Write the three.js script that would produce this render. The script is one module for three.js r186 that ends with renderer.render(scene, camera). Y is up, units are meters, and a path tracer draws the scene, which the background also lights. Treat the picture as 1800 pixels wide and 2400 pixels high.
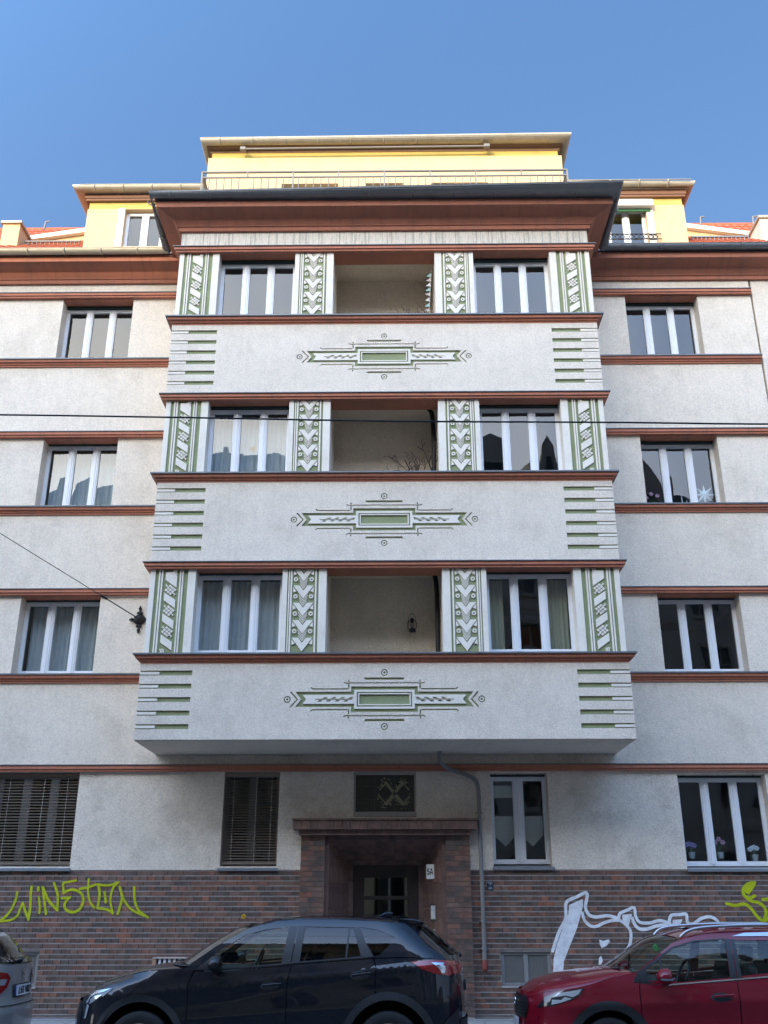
import * as THREE from 'three';
import { mergeGeometries } from 'three/addons/utils/BufferGeometryUtils.js';
import { TessellateModifier } from 'three/addons/modifiers/TessellateModifier.js';
import { RoundedBoxGeometry } from 'three/addons/geometries/RoundedBoxGeometry.js';
import { FontLoader } from 'three/addons/loaders/FontLoader.js';
import { TextGeometry } from 'three/addons/geometries/TextGeometry.js';

// ---------------------------------------------------------------- camera, sky, sun, exposure
const scene = new THREE.Scene();
const D2R = Math.PI / 180;
const camera = new THREE.PerspectiveCamera(54.72, 0.75, 0.1, 400);
camera.rotation.order = 'YXZ';
camera.position.set(0.15, 1.5, 17);
camera.rotation.set(22.05 * D2R, 0.571 * D2R, -0.04 * D2R);

const SUN_EL = 11 * D2R, SUN_AZ = 26 * D2R;          // low sun behind the viewer, from the left
const sunDir = new THREE.Vector3(-Math.sin(SUN_AZ) * Math.cos(SUN_EL), Math.sin(SUN_EL), Math.cos(SUN_AZ) * Math.cos(SUN_EL));
const renderer = new THREE.WebGLRenderer({ antialias: true });
renderer.toneMapping = THREE.LinearToneMapping;
renderer.toneMappingExposure = 1.1;
renderer.shadowMap.enabled = true;

// clear sky after the CIE clear-sky distribution: brighter round the sun and at the horizon, deep blue opposite the sun
{
  const w = 512, h = 256, d = new Float32Array(w * h * 4);
  const zs = Math.PI / 2 - SUN_EL;
  const grad = (c) => 1 - Math.exp(-1.4 / Math.max(c, 0.03));
  const scat = (x) => 1 + 14 * (Math.exp(-1.4 * x) - Math.exp(-1.4 * Math.PI / 2)) + 1.1 * Math.cos(x) ** 2;
  const norm = grad(1) * scat(zs), blue = [0.40, 1.0, 2.22], warm = [1.0, 1.0, 0.97];
  for (let j = 0; j < h; j++) for (let i = 0; i < w; i++) {
    const el = ((j + 0.5) / h - 0.5) * Math.PI, az = ((i + 0.5) / w - 0.5) * 2 * Math.PI;
    const v = [Math.cos(el) * Math.cos(az), Math.sin(el), Math.cos(el) * Math.sin(az)];
    const c = Math.max(v[1], 0), x = Math.acos(Math.min(1, Math.max(-1, v[0] * sunDir.x + v[1] * sunDir.y + v[2] * sunDir.z)));
    const L = 0.83 * grad(c) * scat(x) / norm, o = (j * w + i) * 4;
    // the blue washes out towards the low sun and in the deep air at the horizon
    const wash = Math.min(1, 0.95 * Math.exp(-c * 2.9) + 1 / (1 + Math.exp((x - 0.69) / 0.26)));
    for (let q = 0; q < 3; q++) d[o + q] = v[1] < 0 ? 0.09 : L * (blue[q] * (1 - wash) + warm[q] * wash);
    d[o + 3] = 1;
  }
  const sky = new THREE.DataTexture(d, w, h, THREE.RGBAFormat, THREE.FloatType);
  sky.mapping = THREE.EquirectangularReflectionMapping; sky.magFilter = THREE.LinearFilter; sky.needsUpdate = true;
  scene.background = sky; scene.environment = sky;
}
const sun = new THREE.DirectionalLight(new THREE.Color(1, 0.79, 0.52), 2.9);
sun.name = 'sun';
sun.position.copy(sunDir).multiplyScalar(60).add(new THREE.Vector3(0, 12, 0)); sun.target.position.set(0, 12, 0);
sun.castShadow = true; sun.shadow.mapSize.set(2048, 2048);
Object.assign(sun.shadow.camera, { left: -30, right: 30, top: 30, bottom: -30, near: 1, far: 140 });
scene.add(sun, sun.target);

// ---------------------------------------------------------------- small helpers
let seed = 12345;
const rnd = () => { seed = (seed * 1664525 + 1013904223) >>> 0; return seed / 4294967296; };
const rr = (a, b) => a + (b - a) * rnd();
const V2 = (x, y) => new THREE.Vector2(x, y), V3 = (x, y, z) => new THREE.Vector3(x, y, z);
const lerp = (a, b, t) => a + (b - a) * t, clamp = (v, a, b) => Math.min(b, Math.max(a, v));

// tileable value noise
function makeNoise(s) {
  const t = new Float32Array(65536); let q = s;
  for (let i = 0; i < 65536; i++) { q = (q * 1664525 + 1013904223) >>> 0; t[i] = q / 4294967296; }
  return (x, y, px, py) => {
    const x0 = Math.floor(x), y0 = Math.floor(y), fx = x - x0, fy = y - y0;
    const u = fx * fx * (3 - 2 * fx), v = fy * fy * (3 - 2 * fy);
    const g = (i, j) => t[(Math.imul(((j % py) + py) % py, 73856093) ^ Math.imul(((i % px) + px) % px, 19349663)) & 65535];
    return lerp(lerp(g(x0, y0), g(x0 + 1, y0), u), lerp(g(x0, y0 + 1), g(x0 + 1, y0 + 1), u), v);
  };
}
// fbm on the unit square, f cells at the coarsest level, tileable
function fbm(n, u, v, fx, fy, oct, gain = 0.5) {
  let a = 1, s = 0, m = 0;
  for (let o = 0; o < oct; o++) { s += a * n(u * fx, v * fy, fx, fy); m += a; a *= gain; fx *= 2; fy *= 2; }
  return s / m;
}
function tex(size, fn, srgb = true, tile = 1) {
  const d = new Uint8Array(size * size * 4), c = [0, 0, 0];
  const enc = (v) => Math.round(255 * clamp(srgb ? (v <= 0.0031308 ? 12.92 * v : 1.055 * Math.pow(v, 1 / 2.4) - 0.055) : v, 0, 1));
  for (let j = 0; j < size; j++) for (let i = 0; i < size; i++) {
    fn((i + 0.5) / size, (j + 0.5) / size, c);
    const o = (j * size + i) * 4; d[o] = enc(c[0]); d[o + 1] = enc(c[1]); d[o + 2] = enc(c[2]); d[o + 3] = 255;
  }
  const t = new THREE.DataTexture(d, size, size, THREE.RGBAFormat);
  t.wrapS = t.wrapT = THREE.RepeatWrapping; t.magFilter = THREE.LinearFilter; t.minFilter = THREE.LinearMipmapLinearFilter; t.generateMipmaps = true;
  if (srgb) t.colorSpace = THREE.SRGBColorSpace;
  t.repeat.set(1 / tile, 1 / tile); t.needsUpdate = true;
  return t;
}
const lin = (r, g, b) => new THREE.Color().setRGB(r, g, b);
function std(o) { return new THREE.MeshStandardMaterial(o); }
function phys(o) { return new THREE.MeshPhysicalMaterial(o); }

// ---------------------------------------------------------------- geometry helpers
function clean(g) {                                     // position, normal, uv only, no index
  if (g.index) g = g.toNonIndexed();
  for (const k of Object.keys(g.attributes)) if (!['position', 'normal', 'uv'].includes(k)) g.deleteAttribute(k);
  if (!g.attributes.normal) g.computeVertexNormals();
  if (!g.attributes.uv) g.setAttribute('uv', new THREE.BufferAttribute(new Float32Array(g.attributes.position.count * 2), 2));
  g.morphAttributes = {}; g.clearGroups();
  return g;
}
function metreUV(g, du = 0, dv = 0) {                   // uv in metres, by the face's main direction
  g = clean(g);
  const p = g.attributes.position, uv = g.attributes.uv, a = V3(), b = V3(), c = V3();
  for (let i = 0; i < p.count; i += 3) {
    a.fromBufferAttribute(p, i); b.fromBufferAttribute(p, i + 1); c.fromBufferAttribute(p, i + 2);
    const n = b.clone().sub(a).cross(c.clone().sub(a)), ax = Math.abs(n.x), ay = Math.abs(n.y), az = Math.abs(n.z);
    [a, b, c].forEach((q, k) => {
      if (az >= ax && az >= ay) uv.setXY(i + k, q.x + du, q.y + dv);
      else if (ax >= ay) uv.setXY(i + k, q.z + du + 3.3, q.y + dv);
      else uv.setXY(i + k, q.x + du, q.z + dv + 1.7);
    });
  }
  return g;
}
function bx(x0, x1, y0, y1, z0, z1) { return metreUV(new THREE.BoxGeometry(x1 - x0, y1 - y0, z1 - z0).translate((x0 + x1) / 2, (y0 + y1) / 2, (z0 + z1) / 2)); }
function rbx(x0, x1, y0, y1, z0, z1, r = 0.004, s = 1) { return metreUV(new RoundedBoxGeometry(x1 - x0, y1 - y0, z1 - z0, s, r).translate((x0 + x1) / 2, (y0 + y1) / 2, (z0 + z1) / 2)); }
function poly(pts) { return new THREE.Shape(pts.map(([x, y]) => V2(x, y))); }
function hole(pts) { return new THREE.Path(pts.map(([x, y]) => V2(x, y))); }
const rect = (x0, x1, y0, y1) => [[x0, y0], [x1, y0], [x1, y1], [x0, y1]];
const rectH = (x0, x1, y0, y1) => [[x0, y0], [x0, y1], [x1, y1], [x1, y0]];
function plate(shape, z0, z1, bevel = 0) {
  const o = { depth: z1 - z0 - 2 * bevel, bevelEnabled: bevel > 0, bevelSize: bevel, bevelThickness: bevel, bevelOffset: -bevel, bevelSegments: 1, curveSegments: 14, steps: 1 };
  return metreUV(new THREE.ExtrudeGeometry(shape, o).translate(0, 0, z0 + bevel));
}
// a profile [[z, y], ...] drawn out along x
function alongX(prof, x0, x1) {
  const s = poly(prof.map(([z, y]) => [-z, y]));
  const g = new THREE.ExtrudeGeometry(s, { depth: x1 - x0, bevelEnabled: false });
  g.rotateY(Math.PI / 2);                                // (x,y,z) -> (z, y, -x)
  return metreUV(g.translate(x0, 0, 0));
}
// a profile [[out, y], ...] swept round the three sides of a projecting bay, mitred at the corners
function aroundBay(prof, hw, zf, zb) {
  const path = (o) => [[-hw - o, zb], [-hw - o, zf + o], [hw + o, zf + o], [hw + o, zb]];
  const pos = [];
  const quad = (a, b, c, d) => pos.push(...a, ...b, ...c, ...a, ...c, ...d);
  for (let i = 0; i < prof.length; i++) {
    const [o0, y0] = prof[i], [o1, y1] = prof[(i + 1) % prof.length], p0 = path(o0), p1 = path(o1);
    for (let k = 0; k < 3; k++) quad([p0[k][0], y0, p0[k][1]], [p0[k + 1][0], y0, p0[k + 1][1]], [p1[k + 1][0], y1, p1[k + 1][1]], [p1[k][0], y1, p1[k][1]]);
  }
  const g = new THREE.BufferGeometry(); g.setAttribute('position', new THREE.Float32BufferAttribute(pos, 3)); g.computeVertexNormals();
  return metreUV(g);
}
function tube(pts, r, seg = 24, rad = 8, closed = false) {
  return clean(new THREE.TubeGeometry(new THREE.CatmullRomCurve3(pts.map((p) => V3(...p)), closed, 'centripetal'), seg, r, rad, closed));
}
function rod(a, b, r, rad = 8) {
  const A = V3(...a), B = V3(...b), d = B.clone().sub(A), g = new THREE.CylinderGeometry(r, r, d.length(), rad);
  g.applyQuaternion(new THREE.Quaternion().setFromUnitVectors(V3(0, 1, 0), d.clone().normalize())); g.translate(...A.add(B).multiplyScalar(0.5).toArray());
  return clean(g);
}
const merge = (gs) => { gs = (Array.isArray(gs) ? gs : [gs]).map(clean); return gs.length === 1 ? gs[0] : mergeGeometries(gs, false); };
const taken = new Map();
function numbered(n) { const k = taken.get(n) ?? 0; taken.set(n, k + 1); return k ? n + '_' + String(k).padStart(3, '0') : n; }
function obj(name, gs, mat, parent = scene) {
  const m = new THREE.Mesh(merge(gs), mat); m.castShadow = m.receiveShadow = true;
  m.name = parent === scene ? numbered(name) : name; parent.add(m); return m;
}
function part(name, parent, pos = [0, 0, 0]) { const g = new THREE.Group(); g.name = name; g.position.set(...pos); parent.add(g); return g; }
function thing(name, label, category, pos = [0, 0, 0], group) {
  const g = new THREE.Group(); g.name = numbered(name); g.position.set(...pos); scene.add(g); g.userData = { label, category }; if (group) g.userData.group = group; return g;
}
function tag(o, label, category, group) { o.userData = { ...o.userData, label, category }; if (group) o.userData.group = group; return o; }
function struct(name, gs, mat) { const m = obj(name, gs, mat); m.userData = { kind: 'structure' }; return m; }

// ---------------------------------------------------------------- materials
const nA = makeNoise(7), nB = makeNoise(991), nC = makeNoise(4242);
function plasterTex(base, grime, n, tile, amt, speck, drip = 0) {   // roughcast: fine dark grit, broad uneven weathering patches
  return tex(tile > 4 ? 1024 : 512, (u, v, c) => {
    const g = fbm(n, u, v, 300, 300, 2, 0.6), coarse = fbm(n, u + 0.31, v + 0.17, 9, 9, 6, 0.74), mid = fbm(n, u + 0.7, v + 0.4, 22, 22, 4, 0.6);
    const patch = clamp((coarse - 0.46) * 3.0, 0, 1) * clamp(0.35 + mid * 1.1, 0, 1.2) * amt;
    const run = clamp((fbm(n, u + 0.13, v, 70, 3, 3, 0.6) - 0.54) * 5, 0, 1) * drip, grit = (g - 0.5) * speck + (mid - 0.5) * 0.10 - run;
    for (let k = 0; k < 3; k++) c[k] = lerp(base[k], grime[k], clamp(patch, 0, 1)) * (1 + grit);
  }, true, tile);
}
const bumpPl = tex(512, (u, v, c) => { const g = fbm(nB, u, v, 128, 128, 3, 0.6); c[0] = c[1] = c[2] = g; }, false, 1.3);
const M = {};
const streakT = tex(512, (u, v, c) => { const s = fbm(nC, u, v, 90, 3, 3, 0.6), g = fbm(nA, u, v, 240, 60, 2), k = 0.72 * (1 + (g - 0.5) * 0.35) * (1 - 0.42 * clamp((s - 0.5) * 4, 0, 1)); c[0] = k; c[1] = k * 0.91; c[2] = k * 0.77; }, true, 2.6);
M.plasterBay = std({ map: plasterTex([0.79, 0.69, 0.565], [0.57, 0.485, 0.385], nA, 4.1, 0.5, 0.34, 0.03), bumpMap: bumpPl, bumpScale: 0.006, roughness: 0.95 });
M.plasterWing = std({ map: plasterTex([0.79, 0.69, 0.565], [0.57, 0.485, 0.385], nB, 5.3, 0.55, 0.32, 0.03), bumpMap: bumpPl, bumpScale: 0.006, roughness: 0.95 });
M.plasterGround = std({ map: plasterTex([0.79, 0.69, 0.565], [0.48, 0.395, 0.30], nC, 4.7, 0.6, 0.44, 0.03), bumpMap: bumpPl, bumpScale: 0.007, roughness: 0.95 });
M.smoothWhite = std({ map: plasterTex([0.84, 0.765, 0.65], [0.64, 0.56, 0.46], nC, 3.1, 0.5, 0.12), roughness: 0.9 });
M.frieze = std({ map: streakT, roughness: 0.95 });
M.loggia = M.plasterWing;
M.soffit = M.plasterBay;
M.red = std({ map: plasterTex([0.50, 0.185, 0.110], [0.36, 0.150, 0.100], nB, 2.7, 0.9, 0.2, 0.12), roughness: 0.8 });
M.redCornice = std({ map: plasterTex([0.42, 0.158, 0.096], [0.30, 0.130, 0.088], nC, 3.9, 0.9, 0.16, 0.1), roughness: 0.8 });
M.green = std({ map: plasterTex([0.27, 0.300, 0.155], [0.21, 0.245, 0.125], nA, 1.7, 0.8, 0.2), roughness: 0.9 });
M.zinc = std({ map: plasterTex([0.17, 0.18, 0.19], [0.11, 0.115, 0.12], nB, 1.9, 0.9, 0.08), roughness: 0.5, metalness: 0.35 });
M.zincSunTint = std({ map: plasterTex([0.44, 0.39, 0.29], [0.33, 0.29, 0.21], nC, 1.7, 0.9, 0.08), roughness: 0.5, metalness: 0.3 });  // warm sunlight on the gutters is tinted into this zinc
M.zincSill = std({ map: plasterTex([0.23, 0.25, 0.27], [0.17, 0.18, 0.19], nA, 1.3, 0.8, 0.08), roughness: 0.55, metalness: 0.25 });
M.yellow = std({ map: plasterTex([0.68, 0.485, 0.26], [0.60, 0.42, 0.22], nB, 3.5, 0.6, 0.10), bumpMap: bumpPl, bumpScale: 0.003, roughness: 0.9 });
M.yellowBand = std({ map: plasterTex([0.58, 0.44, 0.12], [0.45, 0.36, 0.10], nC, 2.1, 0.9, 0.12), roughness: 0.85 });
M.frame = std({ color: lin(0.80, 0.80, 0.80), roughness: 0.35 });
M.greyFrame = std({ color: lin(0.30, 0.29, 0.28), roughness: 0.5 });
M.pane = phys({ color: lin(0.74, 0.83, 0.87), transmission: 1, thickness: 0, ior: 1.7, roughness: 0.0 });
M.room = std({ color: lin(0.30, 0.275, 0.25), roughness: 0.95 });
M.rollerBox = std({ color: lin(0.012, 0.03, 0.026), roughness: 0.5 });
M.iron = std({ color: lin(0.025, 0.025, 0.025), roughness: 0.55, metalness: 0.5 });
M.mortar = std({ map: plasterTex([0.39, 0.345, 0.315], [0.28, 0.24, 0.215], nB, 2.3, 0.8, 0.3), roughness: 0.95 });
M.railPaint = std({ color: lin(0.22, 0.20, 0.17), roughness: 0.5 });
const grainT = tex(512, (u, v, c) => { const a = fbm(nC, u, v, 9, 9, 5, 0.65), b = fbm(nA, u, v, 160, 60, 2); c[0] = c[1] = c[2] = clamp(0.80 + (a - 0.5) * 0.95 + (b - 0.5) * 0.4, 0.25, 1.0); }, false, 0.9);
const brickTones = [[0.165, 0.108, 0.090], [0.190, 0.115, 0.093], [0.155, 0.106, 0.090], [0.125, 0.096, 0.086], [0.215, 0.118, 0.092], [0.180, 0.126, 0.106], [0.110, 0.090, 0.085], [0.195, 0.132, 0.108], [0.270, 0.122, 0.082], [0.145, 0.110, 0.094]].map(([r, g, b]) => [r * 1.16, g * 1.0, b * 0.86]);
M.bricks = brickTones.map((c) => std({ color: lin(...c), map: grainT, roughness: 0.72 }));
M.brickMix = std({ vertexColors: true, map: grainT, roughness: 0.72 });

// ================================================================ the setting: street, pavement
const asphalt = std({ map: plasterTex([0.11, 0.108, 0.105], [0.07, 0.07, 0.07], nA, 3.7, 0.9, 0.5), roughness: 0.9 });
const paving = std({ map: plasterTex([0.33, 0.31, 0.29], [0.22, 0.205, 0.19], nC, 2.9, 0.9, 0.35), roughness: 0.92 });
struct('road', bx(-60, 60, -0.5, -0.19, 3.12, 16.2), asphalt);
struct('ground', bx(-200, 200, -1.5, -0.5, -120, 140), asphalt);
const kerbM = std({ map: plasterTex([0.30, 0.29, 0.28], [0.2, 0.19, 0.18], nB, 1.9, 0.8, 0.3), roughness: 0.85 });
{
  const walk = struct('pavement', bx(-60, 60, -0.5, -0.065, 0.0, 2.98), kerbM);
  // granite slabs laid on the pavement beside the wall, each its own piece
  for (let i = 0; i < 24; i++) for (let j = 0; j < 2; j++) {
    const x = -7.2 + i * 0.62 + (j ? 0.21 : 0), z = 0.28 + j * 0.92;
    obj('paving_slab', rbx(x + 0.006, x + 0.612, -0.07, -0.012 - j * 0.012 + rr(-0.002, 0.002), z + 0.006, z + 0.912, 0.004), paving, walk);
  }
  obj('cobble_strip', bx(-60, 60, -0.07, -0.004, 0.0, 0.28), kerbM, walk).userData.kind = 'stuff';
  struct('kerb', Array.from({ length: 60 }, (_, i) => rbx(-30 + i, -29.006 + i, -0.5, -0.06, 2.985, 3.115, 0.012)), kerbM);
  struct('pavement_opposite', bx(-60, 60, -0.5, -0.06, 16.2, 20.5), paving);
}

// ================================================================ the apartment building
const house = thing('apartment_building', 'pale plastered apartment house with ornamented projecting bay, brick plinth and yellow attic', 'building');
const ST = 3.15;                                        // storey height
const WX = { l: [-6.54, -5.11], r: [4.86, 6.32] };
const LVL = [0, 1, 2].map((n) => ({ cap: 5.355 + ST * n, sillBot: 5.20 + ST * n, head: 6.785 + ST * n, headCap: 6.90 + ST * n }));

// ---- outer walls of the wings and of the ground floor, openings cut through
for (const [x0, x1, wx] of [[-12, -3.84, WX.l], [3.84, 7.40, WX.r]]) {
  const s = poly(rect(x0, x1, 3.72, 13.62));
  for (const l of LVL) s.holes.push(hole(rectH(wx[0], wx[1], l.sillBot + 0.05, l.head)));
  obj('wall', plate(s, -0.42, 0), M.plasterWing, house);
}
obj('wall', [bx(-3.84, 3.84, 3.72, 4.02, -0.38, 0)], M.plasterGround, house);
{
  const s = poly([[-12, 2.145], [-1.30, 2.145], [-1.30, 2.72], [1.30, 2.72], [1.30, 2.145], [7.40, 2.145], [7.40, 3.72], [-12, 3.72]]);
  for (const [a, b, c, d] of [[-6.54, -5.125, 2.20, 3.69], [-2.69, -1.765, 2.20, 3.69], [-0.525, 0.512, 2.965, 3.685], [1.748, 2.70, 2.18, 3.665], [4.865, 6.325, 2.16, 3.64]]) s.holes.push(hole(rectH(a, b, c, d)));
  obj('wall', plate(s, -0.42, 0.008), M.plasterGround, house);
}

// rear and party walls and top slab close the house
obj('rear_wall', [bx(-12, 7.4, 0, 14, -9.3, -9), bx(-12, -11.7, 0, 13.6, -9, -0.39), bx(7.1, 7.4, 0, 13.6, -9, -0.39), bx(-12, 7.4, 13.62, 13.9, -9, -0.66)], M.plasterWing, house);

// ---- string courses: red moulding with a zinc cap
const headProf = (c) => [[0, c - 0.115], [0.075, c - 0.115], [0.075, c - 0.085], [0.10, c - 0.075], [0.10, c - 0.018], [0, c - 0.018]];
const sillProf = (c) => [[0, c - 0.155], [0.03, c - 0.155], [0.03, c - 0.13], [0.055, c - 0.118], [0.06, c - 0.085], [0.095, c - 0.078], [0.105, c - 0.03], [0, c - 0.03]];
const capProf = (c, o, b) => [[0, c - b + 0.001], [o, c - b + 0.001], [o, c - 0.004], [0, c + 0.004]];
function band(kind, c, x0, x1) {
  const g = part(kind === 'sill' ? 'sill_band' : 'head_band', house);
  obj('moulding', alongX(kind === 'sill' ? sillProf(c) : headProf(c), x0, x1), M.red, g);
  obj('zinc_cap', alongX(capProf(c, kind === 'sill' ? 0.125 : 0.118, kind === 'sill' ? 0.03 : 0.018), x0, x1), M.zinc, g);
}
for (const l of LVL) for (const [x0, x1] of [[-12, -3.845], [3.845, 7.40]]) { band('sill', l.cap, x0, x1); band('head', l.headCap, x0, x1); }
band('head', 3.81, -12, 7.40);

// ---- windows
function pillowPane(x0, x1, y0, y1, z) {                 // insulating glass is never quite flat
  const w = x1 - x0, h = y1 - y0, g = new THREE.PlaneGeometry(w, h, 8, 10), p = g.attributes.position, n = g.attributes.normal;
  const A = rr(-0.0022, 0.0022), B = rr(-0.0011, 0.0011), C = rr(-0.0011, 0.0011), f1 = rr(0.6, 1.4), ph = rr(0, 6);
  const f = (x, y) => A * (1 - (2 * x / w) ** 2) * (1 - (2 * y / h) ** 2) + B * Math.sin(f1 * 7 * y / h + ph) + C * (x / w) * (y / h) * 4;
  for (let i = 0; i < p.count; i++) {
    const x = p.getX(i), y = p.getY(i), e = 1e-3; p.setZ(i, f(x, y));
    const nn = V3(-(f(x + e, y) - f(x - e, y)) / (2 * e), -(f(x, y + e) - f(x, y - e)) / (2 * e), 1).normalize(); n.setXYZ(i, nn.x, nn.y, nn.z);
  }
  return clean(g.translate((x0 + x1) / 2, (y0 + y1) / 2, z));
}
function roomBox(x0, x1, y0, y1, z0, z1) {               // five inner faces with thickness
  const t = 0.05;
  return [bx(x0 - t, x1 + t, y0 - t, y1 + t, z0 - t, z0), bx(x0 - t, x0, y0, y1, z0, z1), bx(x1, x1 + t, y0, y1, z0, z1), bx(x0 - t, x1 + t, y0 - t, y0, z0, z1), bx(x0 - t, x1 + t, y1, y1 + t, z0, z1)];
}
function makeWindow(x0, x1, y0, y1, zf, o = {}) {        // zf: outer face of the frame
  const { n = 3, roller = 0, room = null, parent = house, mat = M.frame, bottom = 0.028, post = 0.10, label, splits } = o;
  const g = part('window', parent); if (label) g.userData.label = label;
  const T = 0.048, yt = y1 - roller;
  if (roller > 0) {
    obj('roller_box', [rbx(x0 + 0.01, x1 - 0.01, yt + 0.006, y1 - 0.004, zf - 0.05, zf + 0.055, 0.01), ...[0.1, 0.5, 0.9].map((k) => bx(lerp(x0, x1, k) - 0.012, lerp(x0, x1, k) + 0.012, yt + 0.015, yt + 0.035, zf + 0.054, zf + 0.06))], M.rollerBox, g);
  }
  const s = poly(rect(x0, x1, y0, yt)); s.holes.push(hole(rectH(x0 + T, x1 - T, y0 + T, yt - T)));
  obj('frame', plate(s, zf - 0.075, zf, 0.004), mat, g);
  const xs = splits ?? Array.from({ length: n + 1 }, (_, i) => lerp(x0 + T - post / 2 + 0.01, x1 - T + post / 2 - 0.01, i / n));
  const N = xs.length - 1;
  for (let i = 1; i < N; i++) {
    const c = xs[i];
    obj('mullion', [rbx(c - post / 2, c + post / 2, y0 + T - 0.012, yt - T + 0.012, zf - 0.05, zf + 0.008, 0.006), rbx(c - 0.02, c + 0.02, y0 + T - 0.02, yt - T + 0.02, zf, zf + 0.02, 0.006)], mat, g);
  }
  for (let i = 0; i < N; i++) {
    const a = i === 0 ? x0 + T : xs[i] + post / 2, b = i === N - 1 ? x1 - T : xs[i + 1] - post / 2;
    const r = poly(rect(a, b, y0 + T, yt - T)); r.holes.push(hole(rectH(a + 0.02, b - 0.02, y0 + T + bottom, yt - T - 0.022)));
    obj('sash', plate(r, zf - 0.06, zf - 0.006, 0.003), mat, g);
    obj('pane', pillowPane(a + 0.018, b - 0.018, y0 + T + bottom - 0.002, yt - T - 0.02, zf - 0.04), M.pane, g);
  }
  if (room) obj('room', roomBox(...room), M.room, g);
  return g;
}
const wingRoom = (wx, l) => [wx[0] - 0.5, wx[1] + 0.5, l.cap - 0.9, l.head + 0.25, -3.4, -0.425];
LVL.forEach((l, n) => {
  for (const wx of [WX.l, WX.r]) { obj('head_soffit', bx(wx[0] + 0.002, wx[1] - 0.002, l.head - 0.014, l.head - 0.002, -0.41, 0.02), M.red, house); obj('window_board', bx(wx[0] + 0.002, wx[1] - 0.002, l.cap - 0.02, l.cap + 0.006, -0.41, 0.002), M.zincSill, house); }
  makeWindow(...WX.l, l.cap + (n ? 0.012 : 0.05), l.head - 0.014, -0.27, { roller: n === 2 ? 0.06 : 0.02, room: wingRoom(WX.l, l) });
  makeWindow(...WX.r, l.cap + (n ? 0.012 : 0.05), l.head - 0.014, -0.27, { roller: n === 0 ? 0.02 : 0.05, room: wingRoom(WX.r, l) });
});
const gfRoom = (a, b) => [a - 0.35, b + 0.35, 1.3, 3.9, -3.4, -0.425];
makeWindow(-6.54, -5.125, 2.205, 3.685, -0.22, { n: 3, room: gfRoom(-6.54, -5.125) });
makeWindow(-2.69, -1.765, 2.205, 3.685, -0.22, { n: 2, room: gfRoom(-2.69, -1.765), mat: M.greyFrame });
makeWindow(1.748, 2.70, 2.235, 3.66, -0.2, { n: 2, roller: 0.03, room: gfRoom(1.75, 2.70), post: 0.14 });
makeWindow(4.865, 6.325, 2.20, 3.635, -0.2, { n: 3, roller: 0.03, room: gfRoom(4.865, 6.325) });
// the leaded light above the portal: bars and a lattice of small panes
{
  const g = part('leaded_window', house); g.userData.label = 'small dark leaded window with diamond pattern above the portal';
  const s = poly(rect(-0.525, 0.512, 2.985, 3.685)); s.holes.push(hole(rectH(-0.497, 0.484, 3.055, 3.65)));
  obj('frame', plate(s, -0.16, -0.09, 0.004), std({ color: lin(0.50, 0.46, 0.42), roughness: 0.6 }), g);
  obj('sill', rbx(-0.525, 0.512, 2.968, 3.03, -0.2, 0.02, 0.006), std({ color: lin(0.42, 0.38, 0.34), roughness: 0.7 }), g);
  const dark = std({ color: lin(0.045, 0.044, 0.032), roughness: 0.25 }), pale = std({ color: lin(0.34, 0.31, 0.19), roughness: 0.35 }), lead = std({ color: lin(0.09, 0.085, 0.075), roughness: 0.5 });
  obj('backing', bx(-0.5, 0.487, 3.05, 3.652, -0.16, -0.14), dark, g);
  obj('lead_bars', [...[-0.18, 0.15].map((x) => bx(x - 0.004, x + 0.004, 3.055, 3.65, -0.139, -0.132)), ...[3.26, 3.46].map((y) => bx(-0.497, 0.484, y - 0.004, y + 0.004, -0.1385, -0.1325))], lead, g);
  const bar = (x, y, w, h, a) => plate(poly(rect(-w / 2, w / 2, -h / 2, h / 2)), 0, 0.006).rotateZ(a).translate(x, y, -0.139);
  const L = [];
  for (const sx of [-1, 1]) for (const sy of [-1, 1]) L.push(bar(0.15 + sx * 0.088, 3.355 + sy * 0.105, 0.050, 0.205, sx * sy > 0 ? -0.70 : 0.70), bar(0.15 + sx * 0.205, 3.355 + sy * 0.10, 0.020, 0.13, sx * sy > 0 ? 0.75 : -0.75));
  for (let i = 0; i < 90; i++) { const e = i % 2 ? 1 : -1, a = rr(0, 6.28), r = rr(0.10, 0.15); const x = 0.15 + e * 0.145 + Math.cos(a) * r, y = 3.355 + Math.sin(a) * r * 1.7; if (x > -0.16 && x < 0.465 && y > 3.08 && y < 3.63) L.push(bar(x, y, 0.013, rr(0.015, 0.04), a + rr(-0.4, 0.4))); }
  obj('pattern', L.map((q, i) => q.translate(0, 0, 0.0004 * (i % 7))), pale, g);
}
// zinc window boards of the ground floor
for (const [a, b, y] of [[-6.56, -5.11, 2.205], [-2.72, -1.75, 2.205], [1.735, 2.735, 2.215], [4.86, 6.35, 2.185]]) obj('window_sill', alongX([[-0.2, y - 0.045], [0.055, y - 0.075], [0.055, y - 0.035], [-0.2, y]], a, b), M.zincSill, house);

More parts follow.
